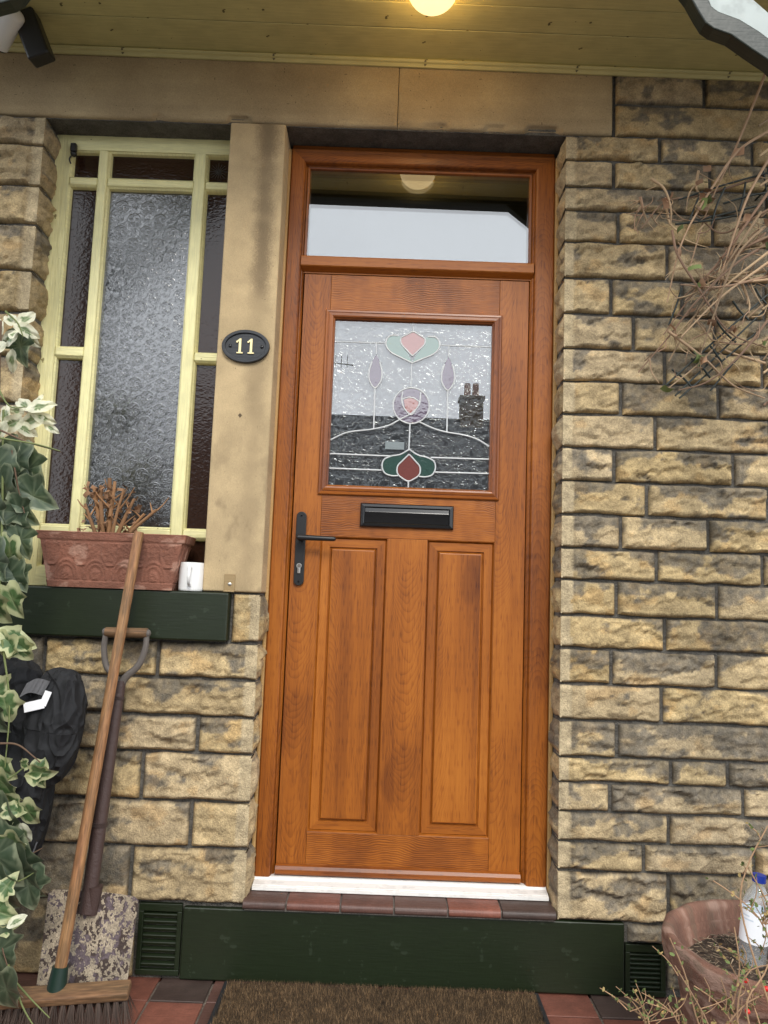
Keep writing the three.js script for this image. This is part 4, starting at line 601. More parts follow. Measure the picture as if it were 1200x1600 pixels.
// ------------------------------------------------------------------ planter, dead plant, mug
{
  const t = thing('planter_trough', 'terracotta window box with moulded shell relief on the green sill', 'planter', [-0.83, 1.1285, -0.005]);
  const w = 0.455, h = 0.165, d = 0.125, nx = 520, ny = 70, pos = [], uv = [], idx = [], taper = 0.035;
  const ring = (v) => { // half width, half depth at height v
    const k = v > 0.87 ? 1.0 : 0.965; return [(w / 2 - taper * (1 - v)) * k, (d / 2 - 0.018 * (1 - v)) * k];
  };
  for (let j = 0; j <= ny; j++) { const v = j / ny; for (let i = 0; i <= nx; i++) {
    const [a, b] = ring(v), u = i / nx, per = u * 4, s = Math.floor(Math.min(3.9999, per)), f = per - s; let x, z, nxn = 0, nzn = 0, lx = 0;
    if (s === 0) { x = -a + 2 * a * f; z = b; nzn = 1; lx = x; } else if (s === 1) { x = a; z = b - 2 * b * f; nxn = 1; lx = z + 0.3; } else if (s === 2) { x = a - 2 * a * f; z = -b; nzn = -1; lx = x; } else { x = -a; z = -b + 2 * b * f; nxn = -1; lx = z + 0.3; }
    let dsp = 0.0015 * (fbm(x * 60 + 3, v * 12 + z * 60, 7, 3) - 0.5);
    if (v < 0.82 && v > 0.14 && Math.min(f, 1 - f) > 0.03) { // shells
      const p = 0.088, cx = (Math.floor(lx / p) + 0.5) * p, dx = (lx - cx) / (p / 2), y = v * h - 0.034, r = Math.hypot(lx - cx, y * 0.72), th = Math.atan2(lx - cx, y + 0.012), q0 = 1 - Math.abs(dx), tul = y - 0.02 - 0.06 * q0 * 0.6;
      dsp += 0.0035 * Math.exp(-Math.pow((r - 0.034) / 0.0035, 2)) + 0.003 * Math.exp(-Math.pow((r - 0.025) / 0.003, 2)) + 0.005 * sm(0.019, 0.01, r) * (0.4 + 0.6 * vn(lx * 330, y * 330, 3)) + 0.0038 * Math.exp(-Math.pow((Math.hypot(Math.abs(lx - cx) - p / 2, (y - 0.075) * 0.55) - 0.024) / 0.003, 2)) * (y > 0.03 ? 1 : 0);
      dsp += 0.0022 * (y > 0.045 ? vn(lx * 260, y * 260, 8) * sm(0.036, 0.05, r) : 0); void dx;
      void tul; void th;
    }
    if (v < 0.12) dsp += 0.003;
    pos.push(x + nxn * dsp, v * h, z + nzn * dsp); uv.push(u * 1.16, v * h);
  } }
  for (let j = 0; j < ny; j++) for (let i = 0; i < nx; i++) { const a = j * (nx + 1) + i; idx.push(a, a + 1, a + nx + 2, a, a + nx + 2, a + nx + 1); }
  const g = new THREE.BufferGeometry(); g.setAttribute('position', new THREE.Float32BufferAttribute(pos, 3)); g.setAttribute('uv', new THREE.Float32BufferAttribute(uv, 2)); g.setIndex(idx); g.computeVertexNormals();
  part('trough_body', g, M.clay, t);
  part('rim', frameAll(-w / 2 - 0.001, -d / 2 - 0.001, w / 2 + 0.001, d / 2 + 0.001, [[0, 0], [0, 0.001], [0.002, 0.003], [0.014, 0.003], [0.016, 0.001], [0.018, -0.03]]).rotateX(-Math.PI / 2).translate(0, h, 0), M.clay, t);
  part('soil', bx(-w / 2 + 0.014, h - 0.03, -d / 2 + 0.01, w / 2 - 0.014, h - 0.012, d / 2 - 0.01, 0.004), M.soil, t);
  const pl = thing('dead_potted_plant', 'dried brown cut back plant in the window box', 'plant', [-0.83, 1.275, -0.005]);
  const rng = rngOf(31); const col = () => { const k = 0.6 + 0.7 * rng(); return [0.30 * k, 0.155 * k, 0.07 * k]; };
  const stems = [[-0.05, 0.20, -0.03, 0.011], [-0.085, 0.16, 0.0, 0.009], [-0.02, 0.185, 0.01, 0.009], [0.045, 0.13, 0.01, 0.008], [0.12, 0.1, 0.02, 0.007], [0.02, 0.16, 0.03, 0.006], [-0.10, 0.11, 0.03, 0.007], [0.07, 0.09, -0.02, 0.006], [-0.06, 0.17, 0.02, 0.009]];
  for (const [x, y, z, r] of stems) { const bx0 = -0.02 + x * 0.35; const gs = [paint(tube([[bx0, 0, z * 0.6], [lerp(bx0, x, 0.35), y * 0.4, z], [x, y, z + 0.01 * (rng() - 0.5)]], r, r * 0.55, 10, 7), col())]; for (let k = 0; k < 3; k++) { const f = 0.3 + 0.6 * rng(), px = lerp(bx0, x, f), py = y * f, a = rng() * 6.28, l = 0.025 + 0.05 * rng(); gs.push(paint(tube([[px, py, z], [px + Math.cos(a) * l * 0.6, py + l * 0.5, z + Math.sin(a) * l * 0.4], [px + Math.cos(a) * l, py + l * (0.6 + 0.5 * rng()), z + Math.sin(a) * l * 0.6]], 0.0035, 0.0012, 6, 5), col())); } part('stem', mergeGeometries(gs), M.stem, pl); }
  const lf = []; for (let i = 0; i < 150; i++) { const g2 = new THREE.PlaneGeometry(0.012 + 0.016 * rng(), 0.008 + 0.008 * rng(), 2, 1); const p = g2.attributes.position; for (let k = 0; k < p.count; k++) p.setZ(k, 30 * p.getX(k) * p.getX(k)); g2.rotateX(rng() * 6); g2.rotateY(rng() * 6); g2.rotateZ(rng() * 6); const y = Math.pow(rng(), 1.6) * 0.17; g2.translate((rng() - 0.55) * 0.16 - 0.02, y + 0.005, (rng() - 0.5) * 0.07); g2.computeVertexNormals(); const k2 = 0.5 + rng(); lf.push(paint(g2, [0.26 * k2, 0.14 * k2, 0.075 * k2])); }
  part('withered_leaves', mergeGeometries(lf), M.stem, pl).userData.kind = 'stuff';
  const mug = thing('white_mug', 'white mug with its handle towards us on the window sill', 'mug', [-0.594, 1.1285, -0.005]);
  part('cup', new THREE.LatheGeometry([[0, 0.004], [0.032, 0.004], [0.034, 0.0], [0.0365, 0.002], [0.038, 0.008], [0.038, 0.086], [0.037, 0.088], [0.0355, 0.086], [0.0355, 0.012], [0.033, 0.008], [0, 0.008]].map(p => new THREE.Vector2(...p)), 40), M.ceramic, mug);
  const hg = tube([[0, 0.073, 0.036], [0, 0.074, 0.054], [0, 0.06, 0.066], [0, 0.042, 0.068], [0, 0.025, 0.058], [0, 0.018, 0.036]], 0.0052, 0.0052, 24, 10); at(part('handle', hg, M.ceramic, mug), 0, 0, 0, 0, 0.12, 0);
}

// ------------------------------------------------------------------ spade and broom
{
  const s = thing('spade', 'old spade with a D handle and paint flaked blade behind the broom', 'spade', [-0.775, 0, 0.12]);
  const wp = (x, y, z) => [x + 0.775, y, z - 0.12];
  part('grip', (() => { const g = limb([0, -0.062, 0], [0, 0.062, 0], 0.0165, 0.0165, 16); const p = g.attributes.position; for (let i = 0; i < p.count; i++) { const k = 1 - 0.12 * Math.pow(p.getY(i) / 0.062, 2); p.setX(i, p.getX(i) * k); p.setZ(i, p.getZ(i) * k); } g.rotateZ(Math.PI / 2 + 0.01); g.translate(...wp(-0.757, 1.0, 0.07)); g.computeVertexNormals(); return boxUV(g, 0, 0, true); })(), M.headWood, s);
  part('handle_prong', mergeGeometries([tube([wp(-0.818, 1.0, 0.07), wp(-0.82, 0.955, 0.072), wp(-0.808, 0.9, 0.074), wp(-0.776, 0.865, 0.077), wp(-0.768, 0.82, 0.08)], 0.0085, 0.011, 20, 8), new THREE.SphereGeometry(0.0125, 12, 8).translate(...wp(-0.818, 1.0, 0.07))]), M.dullMetal, s);
  part('handle_prong', mergeGeometries([tube([wp(-0.697, 1.0, 0.07), wp(-0.699, 0.95, 0.072), wp(-0.715, 0.905, 0.074), wp(-0.752, 0.865, 0.077), wp(-0.765, 0.82, 0.08)], 0.0085, 0.012, 20, 8), new THREE.SphereGeometry(0.0125, 12, 8).translate(...wp(-0.697, 1.0, 0.07))]), M.dullMetal, s);
  part('shaft', boxUV(limb(wp(-0.764, 0.86, 0.078), wp(-0.788, 0.235, 0.142), 0.0175, 0.0215, 16)), M.shaft, s);
  part('ferrule', limb(wp(-0.7655, 0.815, 0.083), wp(-0.7658, 0.807, 0.084), 0.0195, 0.0195, 16), M.shaft, s); part('ferrule', limb(wp(-0.7785, 0.47, 0.119), wp(-0.779, 0.46, 0.120), 0.0225, 0.0225, 16), M.shaft, s);
  const W = 0.25, H = 0.285, g = new THREE.BoxGeometry(W, H, 0.003, 20, 20, 1), p = g.attributes.position, u = g.attributes.uv; for (let i = 0; i < p.count; i++) { const x = p.getX(i), y = p.getY(i), f = p.getZ(i); u.setXY(i, x / W + 0.5, y / H + 0.5); const cx = Math.abs(x) / (W / 2), cy = Math.max(0, y / (H / 2)); let yy = y; if (cx > 0.93 && Math.abs(y) > H * 0.47) { yy = y - Math.sign(y) * 0.008; } p.setXYZ(i, x * (1 - 0.03 * (0.5 - y / H)), yy, f + 0.02 * cx * cx * (0.4 + 0.6 * cy) - 0.006); } g.computeVertexNormals();
  const bl = part('blade', g, M.flake, s, 'flat spade blade with flaking white and purple paint'); at(bl, ...wp(-0.777, 0.146, 0.149), -0.1, 0, -0.045);
  part('socket', boxUV(limb([-0.004, 0.085, -0.002], [-0.003, 0.16, 0.003], 0.016, 0.022, 14)), M.shaft, bl);
}
{
  const b = thing('broom', 'wooden broom with dark bristles leaning on the window box', 'broom', [-0.79, 0, 0.25]);
  const wp = (x, y, z) => [x + 0.79, y, z - 0.25];
  const pole = limb(wp(-0.811, 0.105, 0.253), wp(-0.738, 1.298, 0.082), 0.0155, 0.0145, 18); { const p = pole.attributes.position, u = pole.attributes.uv; for (let i = 0; i < p.count; i++) u.setXY(i, u.getX(i) * 0.1, p.getY(i)); }
  part('pole', pole, M.wood, b);
  part('socket', limb(wp(-0.8135, 0.085, 0.2545), wp(-0.8095, 0.142, 0.247), 0.025, 0.0205, 18), std({ color: lin(0.006, 0.024, 0.016), roughness: 0.45 }), b);
  const head = part('head', boxUV(new RoundedBoxGeometry(0.335, 0.025, 0.05, 3, 0.006), 0, 0, true), M.headWood, b); at(head, ...wp(-0.79, 0.082, 0.266), 0.35, 0.12, 0.012);
  const rng = rngOf(41), bs = []; for (let r = -1; r <= 1; r++) for (let i = 0; i < 15; i++) { const cx = -0.152 + i * 0.0217 + (r ? 0.005 : 0), cz = r * 0.015; for (let k = 0; k < 26; k++) { const a = rng() * 6.28, q = Math.sqrt(rng()), fl = 0.017 * q; const g = new THREE.ConeGeometry(0.0011, 0.075, 3, 1); g.rotateX(Math.PI); const lx = Math.cos(a) * fl + cx * 0.1 + (rng() - 0.5) * 0.008, lz = Math.sin(a) * fl + r * 0.012 + 0.004; const p = g.attributes.position; for (let v = 0; v < p.count; v++) { const t = (0.0375 - p.getY(v)) / 0.075; p.setX(v, p.getX(v) + lx * t * t + cx + Math.cos(a) * 0.004 * q); p.setZ(v, p.getZ(v) + lz * t + cz); p.setY(v, p.getY(v) - 0.049); } g.computeVertexNormals(); const kk = 0.5 + 0.9 * rng(); bs.push(paint(g, [0.075 * kk, 0.05 * kk, 0.038 * kk])); } }
  const br = part('bristles', mergeGeometries(bs), M.bristle, b, 'dark brown splayed bristles'); br.userData.kind = 'stuff'; at(br, ...wp(-0.79, 0.0835, 0.267), 0.06, 0.12, 0.012);
}

// ------------------------------------------------------------------ black bag
{
  const bag = thing('black_bag', 'black fabric bag with a white tag hanging on the wall behind the ivy', 'bag', [-1.0, 0, 0.16]);
  const blob = (rx, ry, rz, s, pw = 2.6) => { const g = mergeVertices(new THREE.IcosahedronGeometry(1, 26).deleteAttribute('uv').deleteAttribute('normal')); const p = g.attributes.position, v = new THREE.Vector3(); for (let i = 0; i < p.count; i++) { v.fromBufferAttribute(p, i); const n = Math.pow(Math.pow(Math.abs(v.x), pw) + Math.pow(Math.abs(v.y), pw) + Math.pow(Math.abs(v.z), pw), -1 / pw); v.multiplyScalar(n); const fold = 0.11 * (fbm(v.x * 2.2 + s, v.y * 1.4 + v.z, s, 3) - 0.5) + 0.055 * Math.pow(Math.abs(Math.sin((v.x * 3 + v.z * 2 + 1.5 * fbm(v.y * 1.5, v.x, s + 4, 2)) * 2.2 + s)), 6) * (v.z > -0.3 ? 1 : 0); p.setXYZ(i, v.x * rx * (1 + fold), v.y * ry * (1 + fold * 0.4), v.z * rz * (1 + fold)); } g.computeVertexNormals(); return boxUV(g); };
  at(part('bag_body', blob(0.165, 0.275, 0.1, 3, 3.6), M.cloth, bag), -0.09, 0.605, -0.035, 0, 0, -0.02);
  at(part('side_pocket', blob(0.083, 0.165, 0.075, 8, 2.2), M.cloth, bag), 0.082, 0.735, 0.0, 0.0, 0, -0.14);
  at(part('top_flap', blob(0.115, 0.085, 0.08, 13, 2.4), M.cloth, bag), -0.065, 0.86, 0.012, 0, 0, -0.45);
  const strap = (pts, w, m, n, lab) => { const c = new THREE.CatmullRomCurve3(pts.map(p => new THREE.Vector3(...p))), N = 16, pos = [], uv = []; const P = c.getPoints(N); const q = (i, s) => [P[i].x + s * w * 0.45, P[i].y + s * w * 0.9, P[i].z + s * 0.002]; for (let i = 0; i < N; i++) for (const [a, b] of [[0, 0], [1, 0], [1, 1], [0, 0], [1, 1], [0, 1]]) { pos.push(...q(i + a, b ? 1 : -1)); uv.push(i / N, b); } const g = triGeo(pos, uv); return part(n, g, m, bag, lab); };
  strap([[-0.14, 0.93, 0.075], [-0.09, 0.945, 0.092], [-0.04, 0.955, 0.09], [0.0, 0.95, 0.08]], 0.012, M.greyCloth, 'strap'); strap([[0.03, 0.845, 0.086], [0.055, 0.858, 0.08], [0.085, 0.85, 0.068]], 0.022, M.greyCloth, 'strap');
  const tag = part('tag', bx(-0.026, -0.013, -0.001, 0.026, 0.013, 0.001, 0.0005), M.paper, bag, 'crumpled white tag'); at(tag, 0.062, 0.805, 0.083, -0.2, 0.15, 0.28);
  const t2 = part('tag', bx(-0.009, -0.02, -0.001, 0.009, 0.02, 0.001, 0.0005), M.paper, bag); at(t2, 0.088, 0.824, 0.074, -0.2, 0.3, -0.25);
  const st = part('printed_label', bx(-0.018, -0.016, 0, 0.018, 0.016, 0.001, 0), M.paper, bag, 'small printed white label'); at(st, -0.02, 0.528, 0.072, 0, 0.1, 0.2);
  const bars = []; for (let i = 0; i < 9; i++) bars.push(new THREE.BoxGeometry(0.0012 + 0.0012 * (i % 3), 0.011, 0.0006).translate(-0.012 + i * 0.003, -0.005, 0.0014)); bars.push(new THREE.BoxGeometry(0.026, 0.002, 0.0006).translate(0, 0.008, 0.0014)); part('print', mergeGeometries(bars), M.black, st);
  part('hanging_loop', tube([[-0.09, 0.88, -0.06], [-0.1, 0.93, -0.1], [-0.09, 0.95, -0.128], [-0.08, 0.93, -0.1], [-0.07, 0.88, -0.06]], 0.006, 0.006, 24, 6), M.cloth, bag); part('hook', tube([[-0.09, 0.945, -0.18], [-0.09, 0.94, -0.13], [-0.09, 0.955, -0.12]], 0.005), M.dullMetal, bag);
  for (const [pts, r] of [[[[0.075, 0.895, 0.05], [0.115, 0.85, 0.06], [0.13, 0.75, 0.066], [0.12, 0.65, 0.055], [0.09, 0.58, 0.04]], 0.0022], [[[-0.02, 0.9, 0.092], [0.0, 0.84, 0.09], [0.005, 0.75, 0.08], [-0.005, 0.6, 0.078]], 0.0026], [[[-0.2, 0.47, 0.066], [-0.1, 0.46, 0.068], [0.03, 0.47, 0.062]], 0.002], [[[-0.16, 0.87, 0.09], [-0.12, 0.7, 0.086], [-0.13, 0.5, 0.076]], 0.006]]) part('seam', tube(pts, r, r, 24, 6), M.cloth, bag);
  const pip = tube([[0.074, 0.43, 0.02], [0.064, 0.39, 0.03], [0.04, 0.355, 0.035], [0.0, 0.338, 0.036]], 0.0022); part('piping', pip, M.greyCloth, bag);
}

// ------------------------------------------------------------------ variegated ivy
function leafGeo(kind, seed) {
  const rng = rngOf(seed + 400); const half = kind === 0 ? [[0, 0], [0.1, 0.06], [0.2, 0.2], [0.26, 0.4], [0.24, 0.6], [0.15, 0.8], [0.06, 0.93], [0, 1]] : [[0, 0.04], [0.13, -0.07], [0.27, -0.04], [0.36, 0.08], [0.37, 0.22], [0.46, 0.32], [0.43, 0.42], [0.3, 0.46], [0.25, 0.55], [0.19, 0.72], [0.1, 0.88], [0, 1]];
  const sq = 0.85 + 0.3 * rng(); const out = [...half.map(([x, y]) => [x * sq * (0.9 + 0.2 * rng()), y]), ...half.slice(1, -1).reverse().map(([x, y]) => [-x * sq * (0.9 + 0.2 * rng()), y])]; const fine = [];
  for (let i = 0; i < out.length; i++) { const a = out[i], b = out[(i + 1) % out.length]; fine.push(a, [(a[0] + b[0]) / 2 + 0.012 * (rng() - 0.5), (a[1] + b[1]) / 2]); }
  const n = fine.length, c = [0, 0.42], rings = [0.0, 0.3, 0.52, 0.7, 0.76, 0.9, 1.0]; const pos = [], col = [], idx = [];
  const green = kind === 1 ? [[0.04, 0.07, 0.036], [0.10, 0.14, 0.085]] : kind === 2 ? [[0.05, 0.12, 0.03], [0.16, 0.25, 0.11]] : [[0.09, 0.16, 0.05], [0.22, 0.3, 0.14]], cream = kind === 1 ? [0.3, 0.34, 0.22] : kind === 2 ? [0.62, 0.64, 0.36] : [0.8, 0.79, 0.6]; const cut = kind === 1 ? 0.93 : kind === 2 ? 0.68 : 0.46, cup = 0.15 + 0.3 * rng(), tw = (rng() - 0.5) * 0.5;
  for (const [k, r] of rings.entries()) for (let i = 0; i < n; i++) {
    const rr = k > 0 && k < 6 ? r * (1 + 0.07 * (hash(i, k, seed) - 0.5)) : r; const x = c[0] + (fine[i][0] - c[0]) * rr, y = c[1] + (fine[i][1] - c[1]) * rr;
    const z = cup * x * x * 2 - 0.28 * (y - 0.4) * (y - 0.4) + tw * x * (y - 0.4) + 0.035 * Math.cos(i * 6.283 / n * 5) * r * r - 0.03 * Math.exp(-Math.pow(x / 0.03, 2));
    pos.push(x, y, z); const cr = cut + 0.42 * (fbm(fine[i][0] * 5 + seed * 3.1, fine[i][1] * 5, seed, 2) - 0.5), t = hash(i >> 1, k, seed + 3) * 0.7 + 0.3 * vn(x * 9, y * 9, seed); const isC = rr > cr; const vein = (Math.abs(x) < 0.02 || (kind === 1 && i % 5 === 0 && k > 0)) ? 0.55 : 0;
    for (let q = 0; q < 3; q++) col.push(isC ? cream[q] * (0.85 + 0.2 * t) : lerp(lerp(green[0][q], green[1][q], t), cream[q], vein * 0.5));
  }
  for (let k = 0; k < 6; k++) for (let i = 0; i < n; i++) { const a = k * n + i, b = k * n + (i + 1) % n; idx.push(a, a + n, b + n); if (k) idx.push(a, b + n, b); }
  const g = new THREE.BufferGeometry(); g.setAttribute('position', new THREE.Float32BufferAttribute(pos, 3)); g.setAttribute('color', new THREE.Float32BufferAttribute(col, 3)); g.setIndex(idx); g.computeVertexNormals(); return g;
}
{
  const ivy = thing('variegated_ivy', 'variegated green and cream ivy climbing the left edge', 'ivy', [-1.05, 0, 0.36]);
  const geos = [0, 1, 2].map(k => [0, 1, 2, 3].map(s => leafGeo(k, k * 10 + s))), rng = rngOf(61);
  const L = [[-1.064,1.863,0.34,0.076,135,0],[-1.016,1.863,0.33,0.068,60,0],[-1.009,1.827,0.33,0.072,-20,0],[-1.063,1.804,0.34,0.076,200,0],[-1.036,1.788,0.31,0.103,-80,1],[-1.056,1.747,0.32,0.068,-100,0],[-1.033,1.81,0.35,0.042,90,0],[-1.102,1.842,0.33,0.085,120,0],[-1.084,1.76,0.36,0.092,210,0],[-1.013,1.814,0.3,0.052,-40,0],[-1.004,1.622,0.34,0.076,150,0],[-0.952,1.614,0.33,0.077,20,0],[-0.944,1.584,0.33,0.068,-20,0],[-0.987,1.577,0.33,0.102,190,0],[-0.933,1.562,0.3,0.045,-30,0],[-1.02,1.562,0.35,0.084,200,0],[-0.966,1.636,0.33,0.051,80,0],[-1.049,1.596,0.35,0.076,120,0],[-1.019,1.6,0.34,0.059,170,0],[-0.993,1.552,0.32,0.068,-25,0],[-1.06,1.534,0.35,0.093,220,0],[-0.98,1.438,0.32,0.128,-60,1],[-1.02,1.461,0.33,0.136,-110,1],[-0.955,1.368,0.33,0.119,-25,1],[-1.033,1.372,0.34,0.153,-80,1],[-0.981,1.321,0.35,0.101,-40,1],[-1.013,1.288,0.33,0.119,-100,1],[-1.055,1.437,0.36,0.134,-100,1],[-1.049,1.318,0.36,0.134,-70,1],[-0.999,1.396,0.3,0.095,-90,1],[-0.984,1.247,0.32,0.103,-70,1],[-1.001,1.202,0.34,0.119,-95,2],[-0.976,1.153,0.33,0.085,-60,1],[-1.008,1.143,0.35,0.135,-100,1],[-0.982,1.085,0.34,0.102,-70,2],[-1.026,1.184,0.36,0.134,-80,1],[-1.026,1.067,0.35,0.118,-60,2],[-0.951,0.979,0.36,0.101,-20,2],[-0.983,0.961,0.35,0.093,-110,2],[-0.945,0.954,0.34,0.076,-60,2],[-0.959,0.812,0.36,0.084,-80,2],[-0.983,0.841,0.37,0.1,-40,2],[-0.991,0.793,0.37,0.117,-60,1],[-0.851,0.653,0.36,0.071,-15,2],[-0.878,0.668,0.36,0.06,150,2],[-0.866,0.631,0.35,0.051,-70,2],[-0.908,0.675,0.36,0.044,190,2],[-0.942,0.613,0.37,0.117,-60,2],[-0.878,0.548,0.38,0.091,-70,2],[-0.903,0.565,0.39,0.06,-10,2],[-0.925,0.574,0.38,0.075,200,2],[-0.961,0.651,0.37,0.092,-45,2],[-0.891,0.498,0.37,0.075,-80,0],[-0.941,0.512,0.37,0.184,-60,1],[-0.891,0.402,0.36,0.168,-60,1],[-0.918,0.408,0.38,0.183,-75,1],[-0.873,0.369,0.35,0.118,-80,1],[-0.942,0.457,0.39,0.182,-50,1],[-0.903,0.473,0.39,0.099,-60,2],[-0.946,0.362,0.38,0.166,-60,1],[-0.891,0.297,0.4,0.059,10,2],[-0.868,0.312,0.4,0.049,30,0],[-0.904,0.267,0.4,0.074,-40,2],[-0.906,0.231,0.42,0.13,-70,1],[-0.883,0.145,0.42,0.13,-80,1],[-0.898,0.397,0.41,0.066,60,2],[-0.912,0.33,0.41,0.098,-30,2]];
  for (const [x, y, z, s, a, k] of L) { const m = part('leaf', geos[k][Math.floor(rng() * 4)], M.leaf, ivy); const r = THREE.MathUtils.degToRad(a - 90); const ca = Math.cos(THREE.MathUtils.degToRad(a)), sa = Math.sin(THREE.MathUtils.degToRad(a)); m.scale.setScalar(s * 1.05); m.rotation.set(-0.35 * rng() - (k === 1 ? 0.1 : 0.3), (rng() - 0.5) * 1.0, r, 'ZXY'); m.position.set(x + 1.05 - ca * s * 0.45, y - sa * s * 0.45, z - 0.36 + (rng() - 0.5) * 0.02); }
  const S = [[[-1.038,1.538,0.36],[-0.967,1.51,0.36],[-0.906,1.494,0.36],[-0.871,1.485,0.36]],[[-1.036,1.516,0.36],[-0.933,1.502,0.36],[-0.872,1.487,0.36]],[[-0.988,0.986,0.36],[-0.954,0.825,0.36],[-0.951,0.665,0.36]],[[-0.965,0.728,0.36],[-0.916,0.727,0.36],[-0.873,0.7,0.36],[-0.853,0.685,0.36]],[[-0.956,0.626,0.36],[-0.933,0.642,0.36],[-0.895,0.675,0.36]],[[-0.933,0.378,0.36],[-0.871,0.403,0.36],[-0.844,0.42,0.36]],[[-0.937,0.416,0.36],[-0.888,0.441,0.36],[-0.845,0.466,0.36]],[[-0.886,0.205,0.36],[-0.866,0.161,0.36],[-0.837,0.102,0.36],[-0.793,0.045,0.36]],[[-0.914,0.167,0.36],[-0.845,0.102,0.36],[-0.794,0.059,0.36]],[[-0.915,0.356,0.36],[-0.903,0.25,0.36],[-0.886,0.205,0.36]],[[-1.069,1.877,0.36],[-1.031,1.843,0.36],[-1.014,1.807,0.36]],[[-1.05,1.664,0.36],[-1.001,1.596,0.36],[-0.958,1.597,0.36]],[[-1.017,1.49,0.36],[-0.991,1.388,0.36],[-0.968,1.321,0.36]],];
  const gr = [0.16, 0.19, 0.07], bn = [0.13, 0.08, 0.05];
  S.forEach((p, i) => part('stem', paint(tube(p.map(([x, y, z]) => [x + 1.05, y, z - 0.36 + 0.03 * Math.sin(i * 3)]), 0.0032, 0.0014, 18, 6), i % 3 ? gr : bn), M.stem, ivy));
  part('stem', paint(tube([[-0.06, 0, 0.02], [-0.02, 0.3, 0.0], [0.02, 0.6, 0.01], [-0.0, 1.0, -0.02], [0.0, 1.4, -0.02], [-0.03, 1.85, -0.03]], 0.01, 0.004, 40, 8), bn), M.stem, ivy);
  part('stem', paint(tube([[-0.09, 0, 0.04], [0.05, 0.25, 0.03], [0.08, 0.45, 0.01], [0.05, 0.8, -0.01], [0.03, 1.2, -0.03], [0.0, 1.6, -0.03]], 0.006, 0.003, 40, 8), gr), M.stem, ivy);
  M.petioles = 0;
}

// added hedge, unseen left of frame, put in to shade the wall foot
{
  const hd = thing('added_shade_hedge', 'added unseen ivy hedge that shades the lower left wall', 'hedge', [-1.62, 0, 0.95]);
  part('branches', bx(-0.28, 0, -0.42, 0.28, 1.28, 0.5, 0.12), std({ color: lin(0.05, 0.045, 0.03), roughness: 1, bumpMap: T.grainBump, bumpScale: 0.02 }), hd);
  const g = leafGeo(1, 33), n = 3800, im = new THREE.InstancedMesh(g, M.leaf, n), rng = rngOf(91), m4 = new THREE.Matrix4(), q = new THREE.Quaternion(), e = new THREE.Euler();
  for (let i = 0; i < n; i++) { const f = Math.floor(rng() * 5), a = rng() - 0.5, b = rng(); const p = f === 0 ? [0.3, b * 1.3, a * 0.95 + 0.04] : f === 1 ? [-0.3, b * 1.3, a * 0.95 + 0.04] : f === 2 ? [a * 0.6, b * 1.3, 0.52] : f === 3 ? [a * 0.6, b * 1.3, -0.44] : [a * 0.6, 1.3, (b - 0.5) * 0.95 + 0.04]; e.set(-0.6 + (rng() - 0.5), (f === 0 ? 1.57 : f === 1 ? -1.57 : f === 3 ? 3.14 : 0) + (rng() - 0.5), Math.PI + (rng() - 0.5) * 1.4); q.setFromEuler(e); m4.compose(new THREE.Vector3(p[0] + 0.06 * (rng() - 0.5), p[1] + 0.05 * (rng() - 0.2), p[2] + 0.06 * (rng() - 0.5)), q, new THREE.Vector3().setScalar(0.06 + 0.06 * rng())); im.setMatrixAt(i, m4); }
  im.name = 'leaves'; im.userData.kind = 'stuff'; im.castShadow = im.receiveShadow = true; hd.add(im);
}

